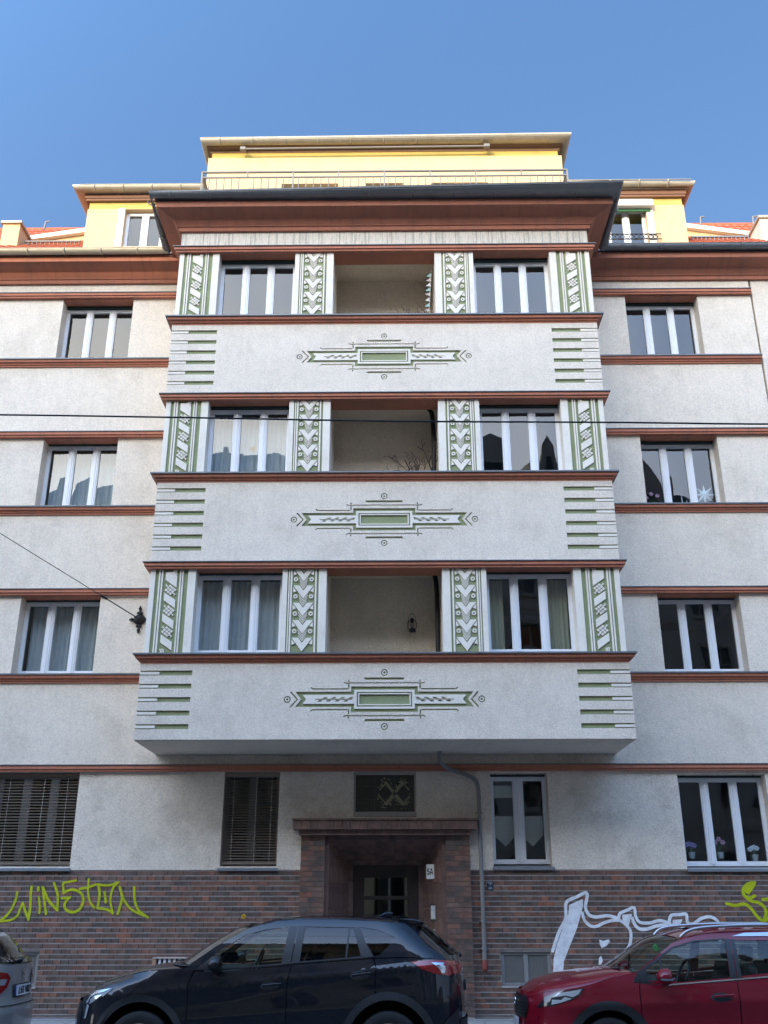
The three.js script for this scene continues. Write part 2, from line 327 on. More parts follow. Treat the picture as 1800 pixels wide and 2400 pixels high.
// ---- the projecting bay
const BZ = 1.5, BX = 3.86, PX = 3.885;
const bayBand = (kind, c) => {
  const g = part(kind === 'sill' ? 'sill_band' : 'head_band', house);
  const P = kind === 'sill' ? sillProf(c).map(([o, y]) => [o * 1.15 - 0.01, y]) : headProf(c).map(([o, y]) => [o * 1.1 - 0.01, y]);
  obj('moulding', aroundBay(P, BX, BZ, 0.0), M.red, g);
  const o = kind === 'sill' ? 0.138 : 0.125, b = kind === 'sill' ? 0.03 : 0.018;
  obj('zinc_cap', aroundBay([[-0.04, c - b + 0.001], [o, c - b + 0.001], [o, c - 0.004], [-0.04, c + 0.004]], BX, BZ, 0.0), M.zinc, g);
};
const BL = [0, 1, 2].map((n) => ({ bot: n ? 6.885 + ST * (n - 1) : 3.985, cap: 5.335 + ST * n, sillBot: 5.18 + ST * n, head: 6.765 + ST * n, headCap: 6.88 + ST * n, mid: [4.605, 7.64, 10.80][n], top: [5.07, 8.228, 11.371][n], ns: n ? 6 : 5 }));

// grooves are cut out of a 20 mm plaster plate; a painted ground lies behind them
const stroke = (pts, w) => {                             // outline of a thin line of width w
  const L = [], R = [];
  pts.forEach((p, i) => {
    const a = pts[Math.max(0, i - 1)], b = pts[Math.min(pts.length - 1, i + 1)]; let dx = b[0] - a[0], dy = b[1] - a[1]; const l = Math.hypot(dx, dy) || 1; dx /= l; dy /= l;
    L.push([p[0] - dy * w / 2, p[1] + dx * w / 2]); R.unshift([p[0] + dy * w / 2, p[1] - dx * w / 2]);
  });
  return L.concat(R);
};
const ring = (cx, cy, r, k = 18) => Array.from({ length: k }, (_, i) => [cx + r * Math.cos(i / k * 6.2832), cy + r * Math.sin(i / k * 6.2832)]);
const mir = (pts) => pts.map(([x, y]) => [-x, y]);
const flip = (pts) => pts.map(([x, y]) => [x, -y]);
function parapet(l) {
  const g = part('parapet', house), y0 = l.bot, y1 = l.sillBot + 0.01, cy = l.mid;
  obj('core', bx(-PX + 0.004, PX - 0.004, y0, y1, 1.22, 1.4915), M.green, g);
  for (const s of [-1, 1]) obj('return', bx(s > 0 ? PX - 0.28 : -PX + 0.004, s > 0 ? PX - 0.004 : -PX + 0.28, y0, y1, 0.0, 1.22), M.plasterBay, g);
  // outline with the stripe notches at both ends
  const pts = [[-PX, y0]]; const nsT = [];
  for (let i = 0; i < l.ns; i++) { const t = l.top - i * 0.2112; nsT.push([t - 0.079, t]); }
  const out = [[-PX, y0], [PX, y0]];
  for (const [a, b] of [...nsT].reverse()) out.push([PX, a], [3.05, a], [3.05, b], [PX, b]);
  out.push([PX, y1], [-PX, y1]);
  for (const [a, b] of nsT) out.push([-PX, b], [-3.05, b], [-3.05, a], [-PX, a]);
  const s = poly(out), H = (p) => s.holes.push(hole(p.map(([x, y]) => [x, y + cy])));
  const outer = [[-1.40, 0.12], [-1.31, 0], [-1.40, -0.12], [-0.524, -0.12], [-0.524, -0.202], [0.524, -0.202], [0.524, -0.12], [1.40, -0.12], [1.31, 0], [1.40, 0.12], [0.524, 0.12], [0.524, 0.202], [-0.524, 0.202], [-0.524, 0.12]];
  H(outer);
  for (const e of [1, -1]) {
    const m = e > 0 ? (p) => p : mir;
    H(m(stroke([[-1.475, 0.118], [-1.366, 0], [-1.475, -0.122]], 0.026)));
    for (const f of [(p) => p, flip]) {
      H(m(f(stroke([[-1.155, 0.19], [-1.13, 0.163], [-0.578, 0.163]], 0.021))));
      H(m(f(stroke([[-0.562, 0.163], [-0.562, 0.236]], 0.021))));
      H(m(f(stroke([[-0.562, 0.268], [-0.562, 0.305]], 0.021))));
    }
  }
  for (const f of [(p) => p, flip]) {
    H(f([[-0.32, 0.345], [0.32, 0.345], [0.30, 0.308], [-0.30, 0.308]]));
    const wv = [[-0.64, 0.272], [-0.61, 0.256], [-0.56, 0.253]];
    for (let x = -0.54; x <= 0.5401; x += 0.02) wv.push([x, 0.258 + (Math.floor((x + 0.54) / 0.11) % 2 ? 0.009 : 0.003) * (Math.round((x + 0.54) / 0.02) % 2 ? 1 : -1)]);
    wv.push([0.56, 0.253], [0.61, 0.256], [0.64, 0.272]);
    H(f(stroke(wv, 0.019)));
  }
  const islands = [];
  const roundel = (x, y) => { H(ring(x, y, 0.055)); islands.push([ring(x, y, 0.036), [ring(x, y, 0.019, 12)]]); };
  roundel(-1.525, 0); roundel(1.525, 0); roundel(0, 0.423); roundel(0, -0.423);
  obj('plaster_face', plate(s, 1.492, 1.52), M.plasterBay, g);
  const leaf = [];
  for (const e of [1, -1]) {
    const m = e > 0 ? (p) => p : mir;
    leaf.push(m(stroke([[-1.09, 0], [-0.50, 0]], 0.016)));
    for (let i = 0; i < 4; i++) { const x = -0.99 + i * 0.135; leaf.push(m([[x, 0.011], [x + 0.05, 0.034], [x + 0.105, 0.038], [x + 0.075, 0.011]]), m([[x - 0.035, -0.011], [x - 0.07, -0.036], [x - 0.005, -0.038], [x + 0.03, -0.011]])); }
  }
  islands.push([[[-1.283, 0.07], [-1.23, 0], [-1.283, -0.07], [-0.475, -0.07], [-0.475, -0.149], [0.475, -0.149], [0.475, -0.07], [1.283, -0.07], [1.23, 0], [1.283, 0.07], [0.475, 0.07], [0.475, 0.149], [-0.475, 0.149], [-0.475, 0.07]], [rect(-0.434, 0.434, -0.115, 0.115), ...leaf]]);
  islands.push([rect(-0.414, 0.414, -0.095, 0.095), [rect(-0.394, 0.394, -0.079, 0.079)]]);
  for (const [o, hs] of islands) {
    const q = poly(o.map(([x, y]) => [x, y + cy])); for (const h of hs) q.holes.push(hole(h.map(([x, y]) => [x, y + cy])));
    obj('cartouche_piece', plate(q, 1.4915, 1.519), M.smoothWhite, g);
  }
  for (const [a] of nsT) for (const e of [-1, 1]) obj('stripe_bar', bx(e < 0 ? -PX : 3.575, e < 0 ? -3.575 : PX, a + 0.016, a + 0.056, 1.4915, 1.5195), M.smoothWhite, g);
}
BL.forEach(parapet);

// ornamented piers: white relief on a green ground
const pieceZ = [1.4915, 1.515];
const P = (pts) => plate(poly(pts), pieceZ[0], pieceZ[1], 0.0025);
function outerPier(sgn, y0, y1) {                        // drawn for the left pier, mirrored for the right
  const g = part('ornamented_pier', house), m = (pts) => (sgn < 0 ? pts : mir(pts).reverse());
  const H = y1 - y0, X0 = -BX, R = (a, b, c = 0, d = H) => P(m(rect(a, b, y0 + c, y0 + d)));
  obj('ground', bx(...(sgn < 0 ? [X0 + 0.003, -3.113] : [3.113, -X0 - 0.003]), y0, y1, 0.9, 1.4915), M.green, g);
  for (const [a, b] of [[X0, -3.775], [-3.235, -3.108]]) { const q = sgn < 0 ? [a, b] : [-b, -a]; obj('margin', bx(q[0], q[1], y0, y1, 0.895, 1.516), M.smoothWhite, g); }
  for (const [a, b] of [[-3.717, -3.692], [-3.676, -3.648], [-3.372, -3.348], [-3.334, -3.310]]) obj('fillet', R(a, b), M.smoothWhite, g);
  const xa = -3.606, xb = -3.414, w = xb - xa, per = 0.352, drop = 0.132, th = 0.135;
  for (let k = 0; k < 4; k++) {
    const t = y1 - 0.045 - k * per, lo = y0 + 0.004;
    let pts = [[xa, t], [xa, Math.max(lo, t - th)], [xb, Math.max(lo, t - th - drop)], [xb, Math.max(lo, t - drop)]];
    if (k === 0) pts = [[xa, t], [xa + 0.02, t], [xb - 0.04, t], [xb, t - drop + 0.06], [xb, t - th - drop], [xa, t - th]];
    obj('diagonal_bar', P(m(pts)), M.smoothWhite, g);
    const cx = (xa + xb) / 2, cy = t - th - drop / 2 - 0.108;
    if (cy - 0.1 < y0) { obj('chevron_mark', [0, 1, 2].map((i) => P(m([[xa - 0.004 + i * 0.024, y0 + 0.09], [xa + 0.012 + i * 0.024, y0 + 0.09], [xa + 0.030 + i * 0.024, y0 + 0.05], [xa + 0.014 + i * 0.024, y0 + 0.008], [xa - 0.002 + i * 0.024, y0 + 0.008], [xa + 0.014 + i * 0.024, y0 + 0.05]]))), M.smoothWhite, g); continue; }
    const sq = [];
    const ux = [0.038, -0.030], uy = [0.032, 0.034];       // axes of the slanted lattice
    for (let i = -1; i <= 1; i++) for (let j = -1; j <= 1; j++) {
      const x = cx + i * ux[0] + j * uy[0], y = cy + i * ux[1] + j * uy[1], k2 = 0.40;
      sq.push(P(m([[x - ux[0] * k2 - uy[0] * k2, y - ux[1] * k2 - uy[1] * k2], [x + ux[0] * k2 - uy[0] * k2, y + ux[1] * k2 - uy[1] * k2], [x + ux[0] * k2 + uy[0] * k2, y + ux[1] * k2 + uy[1] * k2], [x - ux[0] * k2 + uy[0] * k2, y - ux[1] * k2 + uy[1] * k2]])));
    }
    obj('lattice', sq, M.smoothWhite, g);
    obj('corner_mark', P(m([[xa + 0.008, cy + 0.070], [xa + 0.026, cy + 0.098], [xa + 0.040, cy + 0.088], [xa + 0.032, cy + 0.070], [xa + 0.062, cy + 0.062], [xa + 0.052, cy + 0.044]])), M.smoothWhite, g);
    obj('corner_mark', P(m([[xb - 0.008, cy - 0.070], [xb - 0.026, cy - 0.098], [xb - 0.040, cy - 0.088], [xb - 0.032, cy - 0.070], [xb - 0.062, cy - 0.062], [xb - 0.052, cy - 0.044]])), M.smoothWhite, g);
  }
  obj('chevron_mark', [0, 1, 2].map((i) => P(m([[xb + 0.004 - i * 0.024, y1 - 0.09], [xb - 0.012 - i * 0.024, y1 - 0.09], [xb - 0.030 - i * 0.024, y1 - 0.05], [xb - 0.014 - i * 0.024, y1 - 0.008], [xb + 0.002 - i * 0.024, y1 - 0.008], [xb - 0.014 - i * 0.024, y1 - 0.05]].reverse())).translate(0, 0, 0.003)), M.smoothWhite, g);
}
function innerPier(sgn, y0, y1) {
  const g = part('ornamented_pier', house), m = (pts) => (sgn < 0 ? pts : mir(pts).reverse());
  const xl = -1.675, xr = -0.95;
  obj('ground', bx(...(sgn < 0 ? [xl + 0.003, xr - 0.003] : [-xr + 0.003, -xl - 0.003]), y0, y1, 1.1, 1.4915), M.green, g);
  for (const [a, b] of [[xl, -1.592], [-1.078, xr]]) { const q = sgn < 0 ? [a, b] : [-b, -a]; obj('margin', bx(q[0], q[1], y0, y1, 1.095, 1.516), M.smoothWhite, g); }
  for (const [a, b] of [[-1.572, -1.553], [-1.540, -1.512], [-1.138, -1.110]]) obj('fillet', P(m(rect(a, b, y0, y1))), M.smoothWhite, g);
  const c = -1.325, hw = 0.168, per = 0.293, sl = 0.225 / hw;
  for (let k = 0; k < 5; k++) {
    const t = y1 + 0.006 - k * per, top = Math.min(t, y1 - 0.004), lo = Math.max(t - 0.225, y0 + 0.004);
    const dx = (y) => clamp((y - (t - 0.225)) / sl, 0, hw);            // half width of the V at height y
    const inner = [[c + 0.062, top], [c, top - 0.086], [c - 0.062, top]];
    obj('chevron', P(m([[c - dx(top), top], ...(lo > t - 0.2245 ? [[c - dx(lo), lo], [c + dx(lo), lo]] : [[c, lo]]), [c + dx(top), top], ...inner])), M.smoothWhite, g);
    if (k === 0) obj('chevron_line', P(m([[c - 0.040, top], [c, top - 0.052], [c + 0.040, top], [c + 0.022, top], [c, top - 0.028], [c - 0.022, top]])), M.smoothWhite, g);
  }
  for (let k = 0; k < 5; k++) {
    const t = y1 + 0.006 - k * per;
    for (const e of [-1, 1]) { const q = [[c + e * 0.168, t - 0.022], [c + e * 0.112, t - 0.098], [c + e * 0.168, t - 0.118]].map(([x, y]) => [x, Math.max(y, y0 + 0.003)]); if (t - 0.07 > y0) obj('side_triangle', P(m(e < 0 ? q : q.reverse())), M.smoothWhite, g); }
    if (k > 3) continue;
    for (let i = 0; i < 3; i++) { const b = t - 0.268 - i * 0.041, w = 0.074 - i * 0.008; obj('chevron_line', P(m([[c - w, b + w * sl + 0.022], [c - w, b + w * sl], [c, b], [c + w, b + w * sl], [c + w, b + w * sl + 0.022], [c, b + 0.023]])), M.smoothWhite, g); }
    for (const e of [-1, 1]) { const rx = (sgn < 0 ? c : -c) + e * 0.128, q = poly(ring(rx, t - 0.185, 0.036, 14)); q.holes.push(hole(ring(rx, t - 0.185, 0.016, 10).reverse())); obj('ring', plate(q, pieceZ[0], pieceZ[1]), M.smoothWhite, g); }
  }
}
const bayRoom = (s, l) => [s < 0 ? -3.72 : 1.2, s < 0 ? -1.2 : 3.72, l.cap - 0.9, l.head + 0.25, -2.2, 1.14];
BL.forEach((l, n) => {
  bayBand('sill', l.cap); bayBand('head', l.headCap);
  for (const s of [-1, 1]) {
    outerPier(s, l.cap, l.head); innerPier(s, l.cap, l.head);
    makeWindow(s < 0 ? -3.112 : 1.672, s < 0 ? -1.672 : 3.112, l.cap + (n === 0 ? 0.055 : 0.02), l.head, 1.25, { roller: n === 0 ? 0.02 : n === 2 ? 0.06 : 0.045, room: bayRoom(s, l) });
  }
  // lintel over the openings, inner sill, loggia
  for (const s of [-1, 1]) obj('window_board', bx(s < 0 ? -3.11 : 1.673, s < 0 ? -1.673 : 3.11, l.cap - 0.02, l.cap + 0.006, 1.14, 1.462), M.zincSill, house);
  obj('lintel', bx(-BX + 0.003, BX - 0.003, l.head, l.headCap - 0.03, 1.13, 1.487), M.redCornice, house);
  const lg = part('loggia', house), x = 0.95, fl = l.cap - 0.95, ce = l.head + 0.24, zb = 0.25;
  obj('loggia_wall', [bx(-x - 0.12, x + 0.12, fl, ce, zb - 0.15, zb), bx(-x - 0.12, -x - 0.001, fl, ce, zb, 1.2), bx(x + 0.001, x + 0.12, fl, ce, zb, 1.2)], M.loggia, lg);
  obj('loggia_floor', bx(-x - 0.12, x + 0.12, fl - 0.1, fl, zb - 0.15, 1.22), M.soffit, lg);
  obj('loggia_ceiling', bx(-x - 0.12, x + 0.12, ce, ce + 0.1, zb - 0.15, 1.3), M.soffit, lg);
  obj('side_wall', [-1, 1].map((s) => bx(s < 0 ? -BX + 0.01 : 3.7, s < 0 ? -3.7 : BX - 0.01, l.cap - 0.02, l.headCap, 0, 1.3)), M.plasterBay, house);
});
obj('bay_soffit', [bx(-PX + 0.006, PX - 0.006, 3.975, 4.05, -0.02, 1.505)], M.soffit, house);

// ---- frieze and main cornice
obj('frieze', [bx(-BX, BX, 13.17, 13.62, 1.2, 1.5), bx(-BX, -3.6, 13.17, 13.62, 0, 1.2), bx(3.6, BX, 13.17, 13.62, 0, 1.2)], M.frieze, house);
const corn = (y) => [[-0.03, y], [0.055, y], [0.06, y + 0.075], [0.085, y + 0.085], [0.085, y + 0.10], [0.12, y + 0.145], [0.15, y + 0.185], [0.165, y + 0.20], [0.40, y + 0.27], [0.43, y + 0.27], [0.435, y + 0.40], [-0.03, y + 0.45]];
{
  const g = part('cornice', house);
  obj('moulding', aroundBay(corn(13.555), BX, BZ, 0.35), M.redCornice, g);
  for (const [a, b] of [[-12, -BX - 0.06], [BX + 0.06, 12]]) obj('moulding', alongX(corn(13.44).map(([z, y]) => [Math.max(z, 0), y]), a, b), M.redCornice, g);
}
obj('eave_deck', [bx(-12, -4.3, 13.865, 13.895, -0.4, 0.46), bx(4.3, 12, 13.865, 13.895, -0.4, 0.46)], M.zinc, house);
// half-round gutters with brackets
function gutter(pts, r, mat, parent, brackets) {          // open trough along a line, thickness 4 mm
  const prof = []; for (let i = 0; i <= 10; i++) { const a = Math.PI * (i / 10); prof.push([-Math.cos(a) * r, -Math.sin(a) * r]); }
  const inner = prof.map(([u, v]) => [u * 0.94, v * 0.94]).reverse();
  const all = [...prof, ...inner], pos = [], P0 = pts.map((p) => V3(...p));
  const dirs = P0.map((p, i) => { const a = P0[Math.max(0, i - 1)], b = P0[Math.min(P0.length - 1, i + 1)]; return b.clone().sub(a).setY(0).normalize(); });
  const segD = P0.slice(1).map((p, i) => p.clone().sub(P0[i]).setY(0).normalize());
  const at = (i, [u, v]) => { const d = dirs[i], s = V3(d.z, 0, -d.x); const sd = segD[Math.min(i, segD.length - 1)], k = 1 / Math.max(0.3, Math.abs(d.dot(sd))); return P0[i].clone().addScaledVector(s, u * k).add(V3(0, v, 0)); };
  for (let i = 0; i < P0.length - 1; i++) for (let j = 0; j < all.length; j++) {
    const a = at(i, all[j]), b = at(i + 1, all[j]), c = at(i + 1, all[(j + 1) % all.length]), d = at(i, all[(j + 1) % all.length]);
    pos.push(...a.toArray(), ...b.toArray(), ...c.toArray(), ...a.toArray(), ...c.toArray(), ...d.toArray());
  }
  const gg = new THREE.BufferGeometry(); gg.setAttribute('position', new THREE.Float32BufferAttribute(pos, 3)); gg.computeVertexNormals();
  const g = part('gutter', parent);
  obj('trough', metreUV(gg), mat, g);
  obj('front_bead', P0.slice(1).map((p, i) => [p, i]).filter(([, i]) => Math.abs(segD[i].x) > 0.9).map(([p, i]) => { const s = V3(segD[i].z, 0, -segD[i].x); return rod(P0[i].clone().addScaledVector(s, -r).toArray(), p.clone().addScaledVector(s, -r).toArray(), 0.009, 6); }), mat, g);
  for (const [i, step] of brackets) {
    const a = P0[i], b = P0[i + 1], L = a.distanceTo(b), d = segD[i];
    for (let t = step * 0.5; t < L; t += step) {
      const c = a.clone().lerp(b, t / L), gq = new THREE.TorusGeometry(r + 0.006, 0.011, 4, 12, Math.PI); gq.scale(1, 1, 1.6);
      gq.rotateZ(Math.PI); gq.rotateY(Math.atan2(d.x, d.z)); gq.translate(c.x, c.y, c.z);
      obj('bracket', clean(gq), mat, g);
    }
  }
}
const GR = 0.085;
gutter([[-BX - 0.53, 13.905, 0.50], [-BX - 0.53, 14.045, BZ + 0.53], [BX + 0.53, 14.045, BZ + 0.53], [BX + 0.53, 13.905, 0.50]], GR, M.zinc, house, [[0, 0.9], [1, 0.76], [2, 0.9]]);
gutter([[-12, 13.90, 0.53], [-BX - 0.50, 13.90, 0.53]], GR, M.zincSunTint, house, [[0, 0.74]]);  // left gutter wears the sun-tinted zinc, the right one plain zinc
gutter([[BX + 0.50, 13.92, 0.53], [12, 13.92, 0.53]], GR, M.zinc, house, [[0, 0.8]]);

// ---- roof over the bay, terrace railing, attic
const quadGeo = (a, b, c, d) => { const g = new THREE.BufferGeometry(); g.setAttribute('position', new THREE.Float32BufferAttribute([...a, ...b, ...c, ...a, ...c, ...d], 3)); g.computeVertexNormals(); return metreUV(g); };
obj('bay_roof', [aroundBay([[0.46, 13.96], [0.46, 14.0], [-0.55, 14.52], [-0.55, 14.40]], BX, BZ, -0.3), bx(-3.32, 3.32, 14.3, 14.50, -0.3, 0.96)], M.zinc, house);
{
  const rl = part('terrace_railing', house), z = 0.8, y0 = 14.5, yt = 15.61, X = 3.74;
  obj('handrail', [rod([-X, yt, z], [X, yt, z], 0.024), rod([-X, yt, z], [-X, yt, 0.02], 0.024), rod([X, yt, z], [X, yt, 0.02], 0.024)], M.railPaint, rl);
  obj('top_bar', [bx(-X, X, yt - 0.145, yt - 0.12, z - 0.015, z + 0.015), bx(-X - 0.012, -X + 0.012, yt - 0.145, yt - 0.12, 0.02, z - 0.02), bx(X - 0.012, X + 0.012, yt - 0.145, yt - 0.12, 0.02, z - 0.02)], M.railPaint, rl);
  obj('bottom_bar', bx(-X, X, y0 + 0.1, y0 + 0.125, z - 0.015, z + 0.015), M.railPaint, rl);
  for (let i = 0; i <= 8; i++) { const x = -X + i * X / 4; obj('post', bx(x - 0.016, x + 0.016, i % 2 ? yt - 0.12 : y0, yt, z - 0.016, z + 0.016), M.railPaint, rl); }
  for (let i = 1; i < 49; i++) { const x = -X + i * X / 24.5; if (Math.abs((x + X) / (X / 4) - Math.round((x + X) / (X / 4))) < 0.06) continue; obj('baluster', rod([x, y0 + 0.11, z], [x, yt - 0.13, z], 0.011, 6), M.railPaint, rl); }
  for (const s of [-1, 1]) for (let i = 1; i < 5; i++) obj('baluster', rod([s * X, y0 + 0.11, z - i * 0.155], [s * X, yt - 0.13, z - i * 0.155], 0.011, 6), M.railPaint, rl);
}
{
  const s = poly(rect(-3.83, 3.83, 14.3, 16.70));
  for (const [a, b] of [[-2.21, -0.99], [-0.41, 0.41], [1.0, 2.205]]) s.holes.push(hole(rectH(a, b, 14.9, 15.99)));
  const at = part('attic_storey', house);
  obj('attic_wall', [plate(s, -0.36, 0), bx(-3.83, -3.47, 14.3, 16.7, -5, -0.36), bx(3.47, 3.83, 14.3, 16.7, -5, -0.36)], M.yellow, at);
  obj('attic_frieze', [bx(-3.76, 3.76, 16.70, 16.87, -5, -0.05)], M.yellowBand, at);
  obj('attic_eave', [aroundBay([[-0.2, 16.87], [-0.04, 16.87], [-0.02, 16.90], [-0.02, 16.93], [0.06, 16.97], [0.06, 17.05], [-0.2, 17.10]], 3.83, 0.0, -5)], std({ color: lin(0.26, 0.15, 0.08), roughness: 0.7 }), at);
  obj('attic_roof', [bx(-3.9, 3.9, 17.1, 17.16, -5, 0.06)], M.zincSunTint, at);
  obj('awning_bar', [rod([-3.05, 16.80, 0.16], [2.2, 16.83, 0.16], 0.02), rod([-3.05, 16.80, 0.16], [-3.05, 16.93, 0.02], 0.014), rod([2.2, 16.83, 0.16], [2.2, 16.95, 0.02], 0.014), rbx(-3.12, -3.0, 16.77, 16.85, 0.1, 0.19, 0.01), rbx(2.14, 2.27, 16.80, 16.88, 0.1, 0.19, 0.01)], M.railPaint, at);
  for (const [a, b] of [[-2.21, -0.99], [-0.41, 0.41], [1.0, 2.205]]) makeWindow(a, b, 14.92, 15.985, -0.14, { n: b - a > 1 ? 2 : 1, room: [a - 0.2, b + 0.2, 14.6, 16.2, -2.4, -0.365], parent: house });
  gutter([[-3.92, 17.03, -5], [-3.92, 17.03, 0.16], [3.92, 17.05, 0.16], [3.92, 17.05, -5]], 0.10, M.zincSunTint, house, [[1, 0.71], [0, 1.2], [2, 1.2]]);
}
// dormer storeys left and right of the attic
for (const e of [-1, 1]) {
  const d = part('dormer', house), z = -0.3, X = 6.42, m = (a, b) => (e < 0 ? [-b, -a] : [a, b]);
  const W = [4.35, 5.60];
  const s = poly(rect(...m(3.86, X), 13.6, 15.60)); s.holes.push(hole(rectH(...m(...W), 14.62, 15.62 - 0.03)));
  obj('dormer_wall', [plate(s, z - 0.36, z), bx(...m(X - 0.36, X), 13.6, 15.60, -4.5, z - 0.36)], M.yellow, d);
  obj('dormer_frieze', bx(...m(3.86, X - 0.02), 15.602, 15.79, -4.5, z - 0.02), M.yellowBand, d);
  const E = m(3.86, X);
  obj('dormer_eave', [bx(E[0] - (e < 0 ? 0.05 : 0), E[1] + (e > 0 ? 0.05 : 0), 15.79, 15.84, -4.5, z + 0.05), bx(E[0] - (e < 0 ? 0.07 : 0), E[1] + (e > 0 ? 0.07 : 0), 15.842, 15.95, -4.5, z + 0.07)], std({ color: lin(0.24, 0.12, 0.07), roughness: 0.7 }), d);
  obj('dormer_roof', bx(E[0] - (e < 0 ? 0.1 : 0), E[1] + (e > 0 ? 0.1 : 0), 15.952, 16.0, -4.5, z + 0.12), M.zincSunTint, d);
  gutter(e < 0 ? [[-X - 0.14, 16.03, -4.5], [-X - 0.14, 16.03, z + 0.18], [-3.9, 16.03, z + 0.18]] : [[3.9, 16.05, z + 0.18], [X + 0.14, 16.05, z + 0.18], [X + 0.14, 16.05, -4.5]], 0.10, M.zincSunTint, house, e < 0 ? [[1, 0.62]] : [[0, 0.62]]);
  obj('window_surround', [bx(...m(W[1], W[1] + 0.14), 14.6, 15.60, z, z + 0.03)], M.smoothWhite, d);
  makeWindow(...m(W[0], W[1]), 14.63, 15.58, z - 0.12, { n: 3, room: [m(...W)[0] - 0.2, m(...W)[1] + 0.2, 14.4, 15.75, -2.6, z - 0.365], post: 0.11 });
  if (e > 0) {
    obj('awning_box', rbx(4.3, 5.73, 15.47, 15.64, z, z + 0.16, 0.015, 2), M.smoothWhite, d);
    obj('awning_cloth', bx(4.36, 5.68, 15.40, 15.47, z + 0.02, z + 0.05), std({ color: lin(0.05, 0.16, 0.07), roughness: 0.9 }), d);
    // low ornamental guard in front of the dormer window
    const q = []; for (let i = 0; i < 14; i++) { const x = 4.42 + i * 0.1; q.push(new THREE.TorusGeometry(0.045, 0.007, 5, 12).translate(x, 14.74, z + 0.05)); }
    obj('window_guard', [...q, bx(4.35, 5.85, 14.80, 14.815, z + 0.04, z + 0.06), bx(4.35, 5.85, 14.672, 14.687, z + 0.04, z + 0.06)], M.iron, d);
  }
}
// tiled roof beside the dormers: real corrugated pantile rows
function pantiles(x0, x1, y0, z0, y1, z1) {
  const L = Math.hypot(y1 - y0, z1 - z0), rows = Math.round(L / 0.33), cols = Math.round((x1 - x0) / 0.2), pos = [], ux = (x1 - x0) / cols;
  const dir = V3(0, (y1 - y0) / L, (z1 - z0) / L), nor = V3(0, -dir.z, dir.y); if (nor.y < 0) nor.negate();
  for (let r = 0; r < rows; r++) for (let c = 0; c < cols; c++) for (let k = 0; k < 5; k++) {
    const q = (kk, end) => { const t = kk / 5, h = 0.030 * Math.sin(t * Math.PI) ** 1.5 + (end ? 0.0 : 0.028); return V3(x0 + (c + t) * ux, y0, z0).addScaledVector(dir, (r + (end ? 1 : 0)) * L / rows + (end ? 0.0 : -0.03)).addScaledVector(nor, h); };
    const a = q(k, 0), b = q(k + 1, 0), cc = q(k + 1, 1), d = q(k, 1);
    pos.push(...a.toArray(), ...b.toArray(), ...cc.toArray(), ...a.toArray(), ...cc.toArray(), ...d.toArray());
    const a2 = a.clone().addScaledVector(nor, -0.028), b2 = b.clone().addScaledVector(nor, -0.028);
    pos.push(...a2.toArray(), ...b2.toArray(), ...b.toArray(), ...a2.toArray(), ...b.toArray(), ...a.toArray());
  }
  const g = new THREE.BufferGeometry(); g.setAttribute('position', new THREE.Float32BufferAttribute(pos, 3)); g.computeVertexNormals(); return metreUV(g);
}
M.tile = std({ map: plasterTex([0.42, 0.115, 0.045], [0.28, 0.08, 0.035], nA, 1.1, 0.9, 0.3), roughness: 0.75 });
for (const e of [-1, 1]) {
  const r = part('tiled_roof', house), m = (a, b) => (e < 0 ? [-b, -a] : [a, b]);
  obj('roof_tiles', pantiles(...m(6.45, 12), 14.0, 0.4, 16.62, -2.75), M.tile, r).userData.kind = 'stuff';
  obj('roof_tiles', pantiles(...m(6.2, 12), 17.0, -3.4, 18.55, -4.75), M.tile, r).userData.kind = 'stuff';
  obj('roof_body', [plate(poly([[-0.35, 13.7], [-0.35, 13.95], [2.75, 16.54], [3.4, 16.54], [3.4, 16.92], [4.78, 18.47], [6, 18.47], [6, 13.7]]), 0, 5.7).rotateY(Math.PI / 2).translate(e < 0 ? -12 : 6.3, 0, 0)], M.tile, r);
  obj('ridge_cap', rod([m(6.2, 12)[0], 18.56, -4.76], [m(6.2, 12)[1], 18.56, -4.76], 0.06), M.tile, r);
  for (const x of [e < 0 ? -9.2 : 8.4, e < 0 ? -7.9 : 9.8]) obj('roof_hook', [rod([x, 18.52, -4.7], [x + 0.02, 18.78, -4.7], 0.022, 6), rod([x + 0.02, 18.78, -4.7], [x + 0.13, 18.79, -4.7], 0.02, 6)], M.railPaint, r);
  // gable with a pale verge board between dormer and ridge
  const zf = -2.9, vx = (x) => e * x;
  const gp = [[vx(6.4), 15.9], [vx(9.1), 15.9], [vx(9.1), 16.66], [vx(6.4), 17.12]]; if (e < 0) gp.reverse();
  obj('gable_wall', plate(poly(gp), -4.4, zf), M.yellow, r);
  const vp = [[vx(6.3), 17.12], [vx(9.25), 16.64], [vx(9.25), 16.75], [vx(6.3), 17.24]]; if (e < 0) vp.reverse();
  obj('verge_board', plate(poly(vp), zf - 0.35, zf + 0.12), M.smoothWhite, r);
  // parapet block and low terrace rail at the far side of the roof
  obj('parapet_block', bx(...m(...(e < 0 ? [8.06, 8.44] : [8.22, 8.8])), 14.2, 15.62, -1.4, -0.8), e < 0 ? M.yellow : M.plasterWing, r);
  obj('parapet_cap', bx(...m(...(e < 0 ? [8.02, 8.48] : [8.18, 8.84])), 15.62, 15.68, -1.45, -0.75), M.zincSunTint, r);
  obj('roof_rail', [bx(...m(6.75, 8.0), 15.28, 15.31, -1.02, -0.98), ...Array.from({ length: 14 }, (_, i) => rod([vx(6.78 + i * 0.094), 14.6, -1], [vx(6.78 + i * 0.094), 15.29, -1], 0.012, 6))], e < 0 ? M.railPaint : M.zincSill, r);
}

